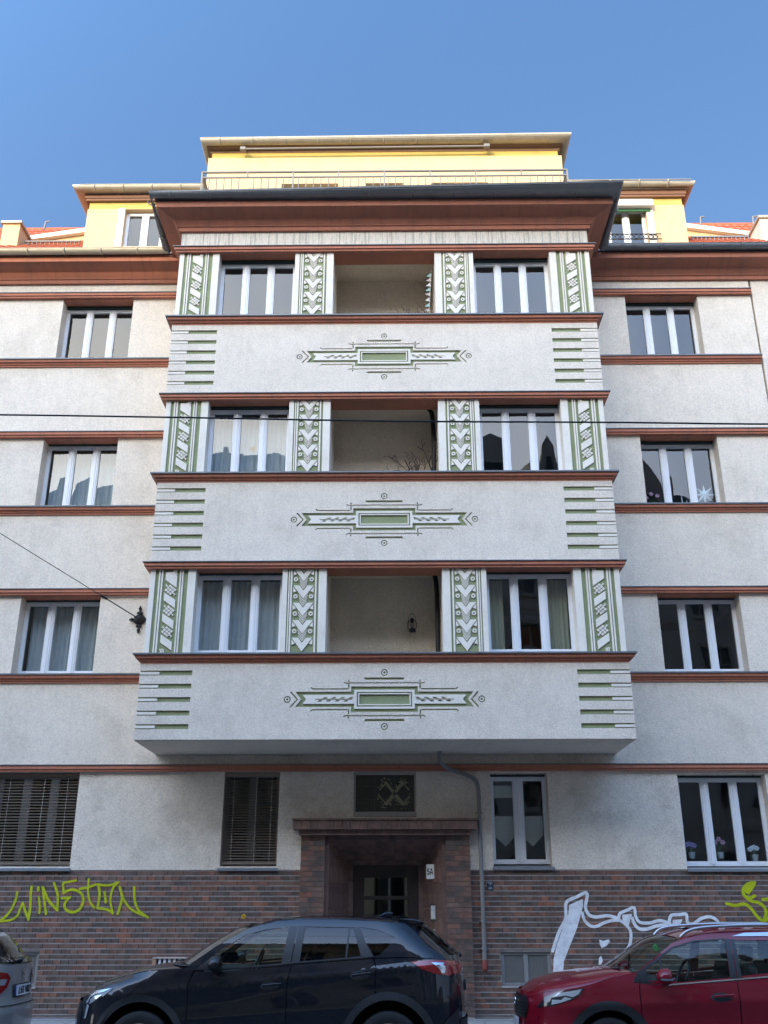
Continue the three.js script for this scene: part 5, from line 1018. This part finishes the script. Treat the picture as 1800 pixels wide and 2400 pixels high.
  for (const [hx, hy, hl, tilt] of sp.handles) for (const s of [1, -1]) {
    const z = S(hx, hy), q = part('door_handle', car, put(hx, hy, s * z));
    obj('recess', sideGeo(ring(hx - hl * 0.1, hy - 0.004, 1, 24).map(([x, y]) => [hx - hl * 0.12 + (x - hx + hl * 0.1) * hl * 0.50, hy - 0.016 + (y - hy + 0.004) * 0.046]), [], 0.0025, s).translate(...put(hx, hy, s * z).map((v) => -v)), CM.dark, q);
    obj('grip', clean(new RoundedBoxGeometry(hl, 0.026, 0.02, 2, 0.009).rotateZ(tilt).translate(0, 0, s * 0.032)), sp.paint, q);
  }
  return { car, both, front, rear, put, S, FX, RX, G, X0 };
}

// ---- black SUV in front of the portal
{
  const P = paint([0.0045, 0.0055, 0.010]);
  const fa = [-2.61, 0.17], ra = [0.075, 0.17];
  const belt = [[-2.06, 0.915], [-1.76, 0.912], [-1.15, 0.958], [-0.99, 0.975], [-0.09, 1.040], [0.24, 1.046], [0.56, 1.036]];
  const W1 = [[-2.02, 0.935], [-1.775, 1.125], [-1.522, 1.272], [-1.30, 1.328], [-1.035, 1.353], [-1.10, 0.985], [-1.74, 0.938]], W2 = [[-0.865, 1.357], [-0.905, 1.005], [-0.225, 1.060], [-0.315, 1.346]], W3 = [[-0.228, 1.350], [-0.06, 1.326], [0.150, 1.248], [0.088, 1.164], [-0.037, 1.058], [-0.083, 1.057], [-0.163, 1.18]];
  const shrink = (pts, k) => { const cx = pts.reduce((a, p) => a + p[0], 0) / pts.length, cy = pts.reduce((a, p) => a + p[1], 0) / pts.length; return pts.map(([x, y]) => [cx + (x - cx) * k, cy + (y - cy) * k]); };
  const spec = {
    name: 'parked_suv', tailSpan: 0.968, label: 'black SUV parked in front of the entrance portal', x0: -1.27, zc: 4.2, half: 0.92, paint: P, mirrorM: CM.trim,
    w: [[0.1, 0.84], [0.3, 0.885], [0.55, 0.912], [0.80, 0.918], [0.98, 0.905], [1.12, 0.88], [1.20, 0.852], [1.30, 0.812], [1.42, 0.758], [1.55, 0.688], [1.62, 0.64], [1.70, 0.56]],
    nose: [[0.1, -3.36], [0.3, -3.46], [0.55, -3.50], [0.75, -3.48], [0.85, -3.44], [0.95, -3.34], [1.05, -3.10], [1.2, -2.9]], tail: [[0.1, 0.84], [0.4, 0.95], [0.7, 0.965], [0.95, 0.95], [1.15, 0.935], [1.24, 0.90], [1.38, 0.74], [1.50, 0.60], [1.60, 0.49], [1.68, 0.44]],
    Rf: 0.72, pf: 2.3, Rr: 0.55, pr: 2.5,
    crease: (X, y) => { const c = 1.02 + (X + 1.0) * 0.085; return 0.012 * Math.exp(-(((y - c) / 0.035) ** 2)) - 0.012 * Math.exp(-(((y - c + 0.16) / 0.11) ** 2)) + 0.010 * Math.exp(-(((y - 0.42) / 0.07) ** 2)); },
    panels: [
      ['front_wing', P, [[-3.34, 0.02], ...arcPts(...fa, 0.455, 200, -18), [-2.108, 0.04], [-2.104, 0.39], [-2.109, 0.778], [-2.062, 0.912], [-2.085, 0.965], [-2.2, 0.932], [-2.55, 0.91], [-2.8, 0.862], [-3.05, 0.785], [-3.2, 0.71], [-3.29, 0.63], [-3.335, 0.55], [-3.35, 0.40]]],
      ['front_door', P, [[-2.092, 0.04], [-1.036, 0.04], [-1.036, 0.70], [-1.021, 0.865], [-0.993, 0.966], [-1.15, 0.949], [-1.76, 0.903], [-2.05, 0.905], [-2.099, 0.778]]],
      ['rear_door', P, [[-1.026, 0.04], ...arcPts(...ra, 0.47, 195, 106), [-0.076, 0.71], [-0.066, 0.944], [-0.092, 1.030], [-0.984, 0.967], [-1.011, 0.865], [-1.026, 0.70]]],
      ['rear_wing', P, [[-0.066, 0.71], ...arcPts(...ra, 0.47, 105, -18), [0.80, 0.03], [0.83, 0.40], [0.82, 0.70], [0.81, 1.0], [0.585, 1.028], [0.24, 1.036], [-0.080, 1.030], [-0.056, 0.944]]],
      ['cabin_side', P, [[-2.10, 0.935], ...belt.slice(0), [0.586, 1.036], [0.557, 1.09], [0.408, 1.201], [0.235, 1.335], [0.215, 1.388], [-0.05, 1.41], [-0.5, 1.43], [-0.95, 1.432], [-1.2, 1.41], [-1.45, 1.352], [-1.526, 1.325], [-1.835, 1.160], [-2.111, 0.975]], [W1, W2, W3]],
      ['pillar_trim', CM.trim, [[-1.038, 1.358], [-0.948, 1.362], [-1.003, 0.982], [-1.104, 0.976]], [], 0.004], ['pillar_trim', CM.trim, [[-0.938, 1.362], [-0.862, 1.362], [-0.902, 0.992], [-0.992, 0.982]], [], 0.004], ['pillar_trim', CM.trim, [[-0.318, 1.350], [-0.240, 1.352], [-0.172, 1.18], [-0.092, 1.050], [-0.228, 1.052]], [], 0.004],
      ['window_seal', CM.trim, [[-2.045, 0.921], [-1.76, 0.921], [-1.15, 0.966], [-0.99, 0.983], [-0.09, 1.048], [-0.09, 1.060], [-0.99, 0.996], [-1.15, 0.982], [-1.76, 0.936], [-2.02, 0.935]], [], 0.003],
      ['mirror_triangle', CM.trim, [[-2.03, 0.934], [-1.86, 1.06], [-1.80, 0.94]], [], 0.003], ['window_divider', CM.trim, [[-0.400, 1.040], [-0.382, 1.042], [-0.352, 1.352], [-0.370, 1.352]], [], 0.003],
      ['front_side_glass', CM.glass, W1, [], -0.006], ['rear_side_glass', CM.privacy, W2, [], -0.006], ['quarter_glass', CM.privacy, W3, [], -0.004],
      ['wheel_arch_trim', CM.plastic, [...arcPts(...fa, 0.515, 200, -18), ...arcPts(...fa, 0.440, -18, 200)], [], 0.012], ['wheel_arch_trim', CM.plastic, [...arcPts(...ra, 0.535, 198, -18), ...arcPts(...ra, 0.455, -18, 198)], [], 0.012],
      ['sill_trim', CM.plastic, [[-2.10, 0.0], [-0.44, 0.0], [-0.44, 0.11], [-2.10, 0.11]], [], 0.014],
      ['bumper_trim', CM.plastic, [[0.60, 0.0], [0.615, 0.33], [0.70, 0.43], [0.80, 0.505], [0.84, 0.53], [0.84, 0.0]], [], 0.014],
      ['headlight', CM.lampDark, [[-3.30, 0.632], [-3.16, 0.708], [-2.929, 0.742], [-2.960, 0.708], [-3.066, 0.629], [-3.19, 0.565], [-3.215, 0.44], [-3.25, 0.42], [-3.29, 0.56]], [], 0.005],
      ['headlight_reflector', CM.lamp, [[-3.22, 0.585], [-3.19, 0.64], [-3.13, 0.675], [-3.03, 0.70], [-2.955, 0.732], [-3.12, 0.708], [-3.19, 0.665], [-3.245, 0.59]], [], 0.008], ['headlight_reflector', CM.lamp, [[-3.195, 0.575], [-3.10, 0.63], [-3.04, 0.672], [-3.14, 0.655], [-3.185, 0.625]], [], 0.009], ['running_light', CM.lamp, [[-3.245, 0.43], [-3.22, 0.44], [-3.195, 0.56], [-3.225, 0.575]], [], 0.009],
      ['tail_light', CM.red, [[0.321, 1.001], [0.552, 1.017], [0.815, 0.998], [0.80, 0.88], [0.742, 0.854], [0.58, 0.883], [0.447, 0.924]], [], 0.008], ['tail_light_reflection', CM.lamp, [[0.545, 0.99], [0.68, 0.985], [0.70, 0.93], [0.69, 0.885], [0.655, 0.885], [0.62, 0.94]], [], 0.011],  // second piece: pale patch painted as a white reflection on the tail light
      ['fuel_flap', CM.trim, ring(0.318, 0.846, 0.088, 28), [ring(0.318, 0.846, 0.083, 28).reverse()], 0.002],
    ],
    lining: [[[-2.2, 0.04], [-1.0, 0.04], [-1.0, 0.92], [-2.0, 0.86], [-2.2, 0.85]], [[-1.1, 0.04], [-0.5, 0.04], [-0.45, 0.55], [-0.1, 0.72], [0.1, 0.74], [0.1, 0.98], [-1.1, 0.92]]],
    hoodEdge: [[-3.5, 0.50], [-3.35, 0.575], [-3.29, 0.632], [-3.2, 0.712], [-3.05, 0.787], [-2.8, 0.864], [-2.55, 0.912], [-2.2, 0.934], [-2.05, 0.952]], hoodCrown: [[-3.5, 0.0], [-3.3, 0.03], [-3.0, 0.045], [-2.5, 0.04], [-2.0, 0.03]], hoodX: [-3.44, -2.06],
    roofEdge: [[-1.5, 1.335], [-1.2, 1.412], [-0.95, 1.434], [-0.5, 1.432], [-0.05, 1.412], [0.22, 1.39], [0.42, 1.365]], roofCrown: [[-1.5, 0.03], [-1.0, 0.045], [0.0, 0.045], [0.42, 0.035]], roofX: [-1.47, 0.36],
    pillar: [[-2.11, 0.972], [-1.835, 1.158], [-1.53, 1.322], [-1.45, 1.352]], noseY: [-0.12, 0.60], tailY: [-0.08, 1.385],
    wheels: [[-2.61, 0.165, 0.355], [0.075, 0.165, 0.355]], well: 0.47, cabin: [-2.0, -0.35, 1.12], mirror: [-1.79, 0.985, 1.02], handles: [[-1.19, 0.776, 0.21, 0.09], [-0.215, 0.880, 0.21, 0.13]],
  };
  const c = makeCar(spec), q = c.car;
  // tail face: rear window, lamps, number plate, spoiler, fin, wiper
  c.rear('rear_window', CM.privacy, [[-0.62, 1.07], [0.62, 1.07], [0.58, 1.20], [0.54, 1.345], [-0.54, 1.345], [-0.58, 1.20]], 0.008);
  for (const s of [-1, 1]) c.rear('tail_light', CM.red, (s > 0 ? (p) => p : (p) => p.map(([z, y]) => [-z, y]).reverse())([[0.40, 0.90], [0.70, 0.865], [0.70, 0.998], [0.42, 0.975]]), 0.010);
  c.rear('number_plate', CM.plate, rect(-0.26, 0.26, 0.66, 0.77), 0.02);
  c.rear('bumper_trim', CM.plastic, rect(-0.66, 0.66, -0.08, 0.42), 0.016);
  obj('spoiler', clean(plate(poly([[0.19, 1.438], [0.36, 1.434], [0.505, 1.402], [0.47, 1.382], [0.40, 1.372], [0.25, 1.372]]), -0.60, 0.60, 0.012).translate(-c.X0, -c.G, 0)), P, q);
  for (const s of [1, -1]) obj('spoiler_side', clean(plate(poly([[0.22, 1.405], [0.50, 1.396], [0.43, 1.366], [0.285, 1.285]]), -0.012, 0.012).translate(-c.X0, -c.G, s * 0.575)), P, q);
  obj('antenna_fin', clean(plate(poly([[-0.05, 1.452], [0.03, 1.502], [0.125, 1.505], [0.118, 1.445]]), -0.025, 0.025, 0.01).translate(-c.X0, -c.G, 0)), P, q);
  obj('rear_wiper', [rod(c.put(0.90, 1.045, 0.05), c.put(0.80, 1.12, 0.42), 0.012, 6), clean(new THREE.SphereGeometry(0.035, 10, 8).translate(...c.put(0.90, 1.04, 0.05)))], CM.trim, q);
}

// ---- red crossover
{
  const P = paint([0.20, 0.003, 0.014]);
  const fa = [2.45, 0.14], ra = [4.99, 0.14];
  const W1 = [[2.885, 0.818], [2.900, 0.912], [3.055, 1.018], [3.240, 1.128], [3.495, 1.196], [3.838, 1.216], [3.798, 0.842], [3.266, 0.800]], W2 = [[3.945, 1.216], [4.45, 1.212], [4.62, 1.19], [4.76, 1.03], [4.74, 0.935], [3.925, 0.858]], W3 = [[4.72, 1.18], [5.0, 1.15], [5.18, 1.09], [5.02, 0.985], [4.83, 0.955]];
  const spec = {
    name: 'parked_crossover', tailSpan: 0.968, label: 'red crossover with silver roof rails parked beside the white graffiti', x0: 3.7, zc: 4.23, half: 0.87, paint: P, mirrorStrip: true,
    w: [[0.1, 0.80], [0.3, 0.84], [0.55, 0.868], [0.78, 0.872], [0.92, 0.86], [1.0, 0.842], [1.10, 0.806], [1.25, 0.742], [1.40, 0.665], [1.48, 0.612], [1.56, 0.54]],
    nose: [[0.1, 1.64], [0.3, 1.56], [0.5, 1.545], [0.7, 1.555], [0.82, 1.575], [0.92, 1.63], [1.02, 1.78], [1.15, 2.1]], tail: [[0.1, 5.62], [0.4, 5.74], [0.8, 5.75], [1.05, 5.70], [1.2, 5.55], [1.4, 5.32], [1.56, 5.15]],
    Rf: 0.66, pf: 2.4, Rr: 0.5, pr: 2.5,
    crease: (X, y) => 0.010 * Math.exp(-(((y - 0.80 - (X - 3.6) * 0.03) / 0.05) ** 2)) - 0.014 * Math.exp(-(((y - 0.60) / 0.10) ** 2)) + 0.012 * Math.exp(-(((y - 0.36) / 0.07) ** 2)),
    panels: [
      ['front_wing', P, [[1.70, 0.02], ...arcPts(...fa, 0.40, 200, -18), [2.805, 0.03], [2.800, 0.40], [2.790, 0.62], [2.798, 0.79], [2.742, 0.79], [2.775, 0.885], [2.788, 0.893], [2.557, 0.853], [2.216, 0.762], [1.96, 0.716], [1.80, 0.690], [1.71, 0.655], [1.675, 0.58], [1.67, 0.40]]],
      ['front_door', P, [[2.815, 0.03], [3.855, 0.03], [3.857, 0.55], [3.862, 0.808], [3.266, 0.770], [3.117, 0.758], [2.808, 0.785], [2.800, 0.62], [2.810, 0.40]]],
      ['rear_door', P, [[3.866, 0.03], ...arcPts(...ra, 0.41, 195, 120), [4.80, 0.60], [4.86, 0.88], [3.872, 0.810], [3.867, 0.55]]],
      ['rear_wing', P, [[4.81, 0.60], ...arcPts(...ra, 0.41, 119, -18), [5.6, 0.03], [5.62, 0.5], [5.6, 0.93], [4.87, 0.885]]],
      ['cabin_side', P, [[2.752, 0.80], [3.117, 0.768], [3.266, 0.780], [3.868, 0.822], [4.86, 0.893], [5.6, 0.94], [5.52, 1.02], [5.3, 1.16], [5.05, 1.265], [4.7, 1.298], [4.32, 1.305], [3.932, 1.300], [3.6, 1.272], [3.407, 1.232], [3.243, 1.185], [2.939, 0.985], [2.788, 0.893]], [W1, W2, W3]],
      ['window_trim', CM.trim, [[2.748, 0.798], [2.80, 0.894], [2.865, 0.930], [3.03, 1.030], [3.23, 1.143], [3.49, 1.211], [3.846, 1.231], [3.846, 1.217], [3.495, 1.197], [3.24, 1.129], [3.055, 1.019], [2.900, 0.913], [2.885, 0.818], [3.0, 0.795], [2.86, 0.790]], [], 0.004],
      ['pillar_trim', CM.trim, [[3.840, 1.222], [3.895, 1.225], [3.870, 0.832], [3.799, 0.828]], [], 0.005], ['pillar_trim', CM.trim, [[3.903, 1.225], [3.948, 1.222], [3.926, 0.842], [3.878, 0.836]], [], 0.005],
      ['chrome_strip', CM.chrome, [[3.117, 0.764], [3.266, 0.776], [3.868, 0.818], [4.86, 0.889], [4.86, 0.903], [3.868, 0.831], [3.266, 0.789], [3.10, 0.778]], [], 0.006], ['roof_trim', CM.alloy, [[3.93, 1.250], [4.08, 1.285], [4.35, 1.292], [5.0, 1.262], [5.0, 1.235], [4.3, 1.252]], [], 0.008],
      ['front_side_glass', CM.glass, W1, [], -0.006], ['rear_side_glass', CM.glass, W2, [], -0.006], ['quarter_glass', CM.privacy, W3, [], -0.005],
      ['window_divider', CM.trim, [[3.045, 0.800], [3.062, 0.800], [3.080, 1.030], [3.062, 1.022]], [], 0.002],
      ['wheel_arch_trim', CM.plastic, [...arcPts(...fa, 0.478, 200, -18), ...arcPts(...fa, 0.392, -18, 200)], [], 0.012], ['wheel_arch_trim', CM.plastic, [...arcPts(...ra, 0.478, 200, -18), ...arcPts(...ra, 0.392, -18, 200)], [], 0.012],
      ['sill_trim', CM.plastic, [[2.84, 0.0], [4.58, 0.0], [4.58, 0.10], [2.84, 0.10]], [], 0.012],
      ['headlight', CM.lampDark, [[1.700, 0.530], [1.788, 0.640], [1.914, 0.697], [2.200, 0.744], [2.157, 0.673], [2.066, 0.626], [1.853, 0.560], [1.783, 0.553]], [], 0.006],
      ['headlight_reflector', CM.lamp, [[1.86, 0.640], [1.93, 0.685], [2.17, 0.728], [2.135, 0.680], [2.07, 0.650], [2.0, 0.665]], [], 0.009], ['headlight_reflector', CM.lamp, [[1.85, 0.572], [1.96, 0.600], [2.06, 0.636], [1.99, 0.652], [1.95, 0.622], [1.86, 0.620]], [], 0.0095],
    ],
    lining: [[[2.7, 0.04], [3.9, 0.04], [3.9, 0.78], [2.7, 0.74]], [[3.8, 0.04], [4.5, 0.04], [4.55, 0.5], [4.9, 0.62], [4.9, 0.84], [3.8, 0.77]]],
    hoodEdge: [[1.55, 0.60], [1.68, 0.645], [1.80, 0.692], [1.96, 0.718], [2.216, 0.764], [2.557, 0.855], [2.80, 0.893]], hoodCrown: [[1.55, 0.0], [1.65, 0.05], [1.8, 0.09], [2.1, 0.115], [2.5, 0.075], [2.8, 0.03]], hoodX: [1.60, 2.74],
    roofEdge: [[3.2, 1.165], [3.407, 1.234], [3.6, 1.274], [3.932, 1.302], [4.32, 1.307], [4.7, 1.30], [5.05, 1.267], [5.3, 1.16]], roofCrown: [[3.2, 0.03], [3.5, 0.045], [4.3, 0.05], [5.2, 0.04]], roofX: [3.34, 5.12],
    pillar: [[2.775, 0.885], [2.939, 0.983], [3.243, 1.183], [3.36, 1.222]], noseY: [-0.10, 0.68], tailY: [-0.08, 1.23],
    wheels: [[2.45, 0.135, 0.325], [4.99, 0.135, 0.325]], well: 0.405, cabin: [2.85, 4.55, 1.02], mirror: [3.06, 0.862, 1.01], handles: [[3.69, 0.668, 0.22, 0.06], [4.65, 0.74, 0.2, 0.08]],
  };
  const c = makeCar(spec), q = c.car;
  c.front('grille', CM.trim, [[-0.44, 0.42], [0.44, 0.42], [0.50, 0.56], [0.42, 0.640], [-0.42, 0.640], [-0.50, 0.56]], 0.008);
  for (let i = 0; i < 5; i++) c.front('grille_bar', CM.plastic, rect(-0.42, 0.42, 0.45 + i * 0.036, 0.458 + i * 0.036), 0.016);
  obj('badge', clean(new THREE.TorusGeometry(0.042, 0.010, 6, 18).rotateY(Math.PI / 2).translate(...c.put(c.FX(0, 0.555) - 0.02, 0.555, 0))), CM.chrome, q);
  c.front('number_plate', CM.plate, rect(-0.26, 0.26, 0.30, 0.41), 0.02);
  c.front('lower_grille', CM.plastic, rect(-0.5, 0.5, -0.06, 0.25), 0.01);
  for (const s of [1, -1]) obj('roof_rail', tube([[3.36, 1.243, 0.615], [3.43, 1.300, 0.63], [3.56, 1.335, 0.63], [3.95, 1.363, 0.62], [4.4, 1.370, 0.61], [4.85, 1.355, 0.605], [5.0, 1.29, 0.595]].map(([x, y, z]) => c.put(x, y, s * z)), 0.017, 50, 8), CM.alloy, q);
  obj('sunroof', gridMesh(12, 8, (u, v) => { const X = lerp(4.6, 3.62, u), z = lerp(-0.46, 0.46, v); return c.put(X, 1.356 - 0.035 * (z / 0.5) ** 2 - 0.02 * ((X - 4.2) / 0.6) ** 2, z); }), CM.lampDark, q);
  obj('inspection_sticker', clean(plate(poly(ring(0, 0, 0.035, 16)), 0, 0.002).rotateY(-0.5).translate(...c.put(3.10, 1.13, 0.50))), std({ color: lin(0.05, 0.35, 0.1), roughness: 0.5 }), q);
}

// ---- silver hatchback, only its tail in view
{
  const P = paint([0.30, 0.295, 0.275], 0.15);
  const o = -4.16, fa = [o - 2.98, 0.10], ra = [o - 0.62, 0.10];
  const W1 = [[o - 2.45, 0.85], [o - 2.25, 1.05], [o - 1.95, 1.21], [o - 1.40, 1.26], [o - 1.42, 0.87]], W2 = [[o - 1.34, 1.26], [o - 0.62, 1.22], [o - 0.48, 0.93], [o - 1.36, 0.87]];
  const spec = {
    name: 'parked_hatchback', label: 'silver grey hatchback at the kerb showing its tail light and number plate', x0: o - 1.8, zc: 4.38, half: 0.845, paint: P,
    w: [[0.1, 0.78], [0.3, 0.82], [0.55, 0.845], [0.85, 0.845], [1.02, 0.825], [1.12, 0.79], [1.3, 0.71], [1.48, 0.62], [1.56, 0.55]],
    nose: [[0.1, o - 3.6], [0.5, o - 3.7], [0.8, o - 3.62], [1.0, o - 3.3]], tail: [[0.1, o - 0.02], [0.40, o + 0.05], [0.68, o + 0.055], [0.76, o + 0.02], [0.9, o - 0.005], [1.10, o - 0.01], [1.17, o - 0.02], [1.22, o - 0.09], [1.35, o - 0.21], [1.50, o - 0.37], [1.58, o - 0.46]],
    Rf: 0.6, pf: 2.3, Rr: 0.42, pr: 2.25,
    panels: [
      ['body_side', P, [[o - 3.5, 0.03], ...arcPts(...fa, 0.37, 200, -18), ...arcPts(...ra, 0.37, 198, -18), [o - 0.12, 0.03], [o - 0.10, 0.50], [o - 0.12, 0.97], [o - 0.5, 0.90], [o - 2.5, 0.83], [o - 3.3, 0.72], [o - 3.5, 0.5]]],
      ['cabin_side', P, [[o - 2.6, 0.84], [o - 0.5, 0.91], [o - 0.13, 0.98], [o - 0.20, 1.03], [o - 0.45, 1.25], [o - 0.6, 1.30], [o - 1.3, 1.335], [o - 1.9, 1.30], [o - 2.3, 1.11]], [W1, W2]],
      ['front_side_glass', CM.glass, W1, [], -0.005], ['rear_side_glass', CM.privacy, W2, [], -0.005],
      ['tail_light', CM.red, [[o - 0.26, 0.66], [o - 0.10, 0.655], [o - 0.08, 0.80], [o - 0.10, 0.905], [o - 0.30, 0.91]], [], 0.008],
      ['sill_trim', CM.plastic, [[o - 2.5, 0.0], [o - 1.05, 0.0], [o - 1.05, 0.07], [o - 2.5, 0.07]], [], 0.01],
    ],
    lining: [[[o - 2.4, 0.04], [o - 1.1, 0.04], [o - 1.0, 0.8], [o - 2.4, 0.78]]],
    hoodEdge: [[o - 3.7, 0.5], [o - 3.3, 0.72], [o - 2.5, 0.84]], hoodCrown: [[o - 3.7, 0.0], [o - 3.3, 0.05], [o - 2.4, 0.05]], hoodX: [o - 3.6, o - 2.5],
    roofEdge: [[o - 2.3, 1.13], [o - 1.9, 1.30], [o - 1.3, 1.337], [o - 0.6, 1.302], [o - 0.4, 1.25]], roofCrown: [[o - 2.3, 0.03], [o - 0.4, 0.05]], roofX: [o - 2.1, o - 0.50],
    pillar: [[o - 2.6, 0.85], [o - 2.3, 1.11], [o - 2.08, 1.23]], noseY: [-0.1, 0.6], tailY: [-0.10, 1.29],
    wheels: [[...fa, 0.29], [...ra, 0.29]], well: 0.375, cabin: [o - 2.55, o - 0.95, 1.05], mirror: [o - 2.3, 0.92, 0.95], handles: [[o - 1.55, 0.72, 0.18, 0.05]],
  };
  const c = makeCar(spec), q = c.car;
  c.rear('rear_window', CM.privacy, [[-0.60, 0.985], [-0.3, 0.962], [0.3, 0.962], [0.60, 0.985], [0.50, 1.25], [-0.50, 1.25]], 0.006);
  for (const s of [-1, 1]) { const m = (p) => (s > 0 ? p : p.map(([z, y]) => [-z, y]).reverse());
    c.rear('tail_light', CM.red, m([[0.42, 0.875], [0.345, 0.82], [0.40, 0.73], [0.50, 0.672], [0.67, 0.665], [0.67, 0.905]]), 0.010);
    c.rear('reversing_light', CM.lamp, m([[0.53, 0.818], [0.42, 0.812], [0.45, 0.752], [0.55, 0.757]]), 0.014); }
  c.rear('boot_recess', P, [[-0.36, 0.60], [0.36, 0.60], [0.34, 0.772], [-0.34, 0.772]], -0.01);
  c.rear('shut_line_strip', CM.rubber, rect(-0.66, 0.66, 0.540, 0.550), 0.006);  // dark strip coloured in for the shaded gap below the boot lid
  const pl = c.rear('number_plate', CM.plate, rect(-0.26, 0.26, 0.632, 0.742), 0.022);
  c.rear('plate_band', CM.blue, rect(0.222, 0.26, 0.632, 0.742), 0.024); c.rear('plate_frame', CM.ink, rect(-0.272, 0.272, 0.620, 0.752), 0.018);
  obj('plate_letters', clean(text('L:GS 1003', 0.078, 0.003).scale(0.78, 1, 1).rotateY(Math.PI / 2).translate(...c.put(c.RX(0, 0.687) + 0.026, 0.687, -0.02))), CM.ink, q);
  obj('badge', [plate(poly([[-0.05, 0.03], [0.015, 0.05], [0.045, 0.02], [-0.015, 0.0]]), 0, 0.006), plate(poly([[0.05, -0.03], [-0.015, -0.05], [-0.045, -0.02], [0.015, 0.0]]), 0, 0.006)].map((g) => clean(g.rotateY(Math.PI / 2).translate(...c.put(c.RX(0, 0.86) + 0.004, 0.86, 0)))), CM.chrome, q);
  obj('rear_wiper', [rod(c.put(c.RX(0, 1.0) + 0.03, 1.0, 0.12), c.put(c.RX(0, 1.035) + 0.02, 1.04, -0.2), 0.013, 6), clean(new THREE.SphereGeometry(0.03, 10, 8).translate(...c.put(c.RX(0, 1.0) + 0.02, 0.995, 0.12)))], CM.trim, q);
}

renderer.render(scene, camera);
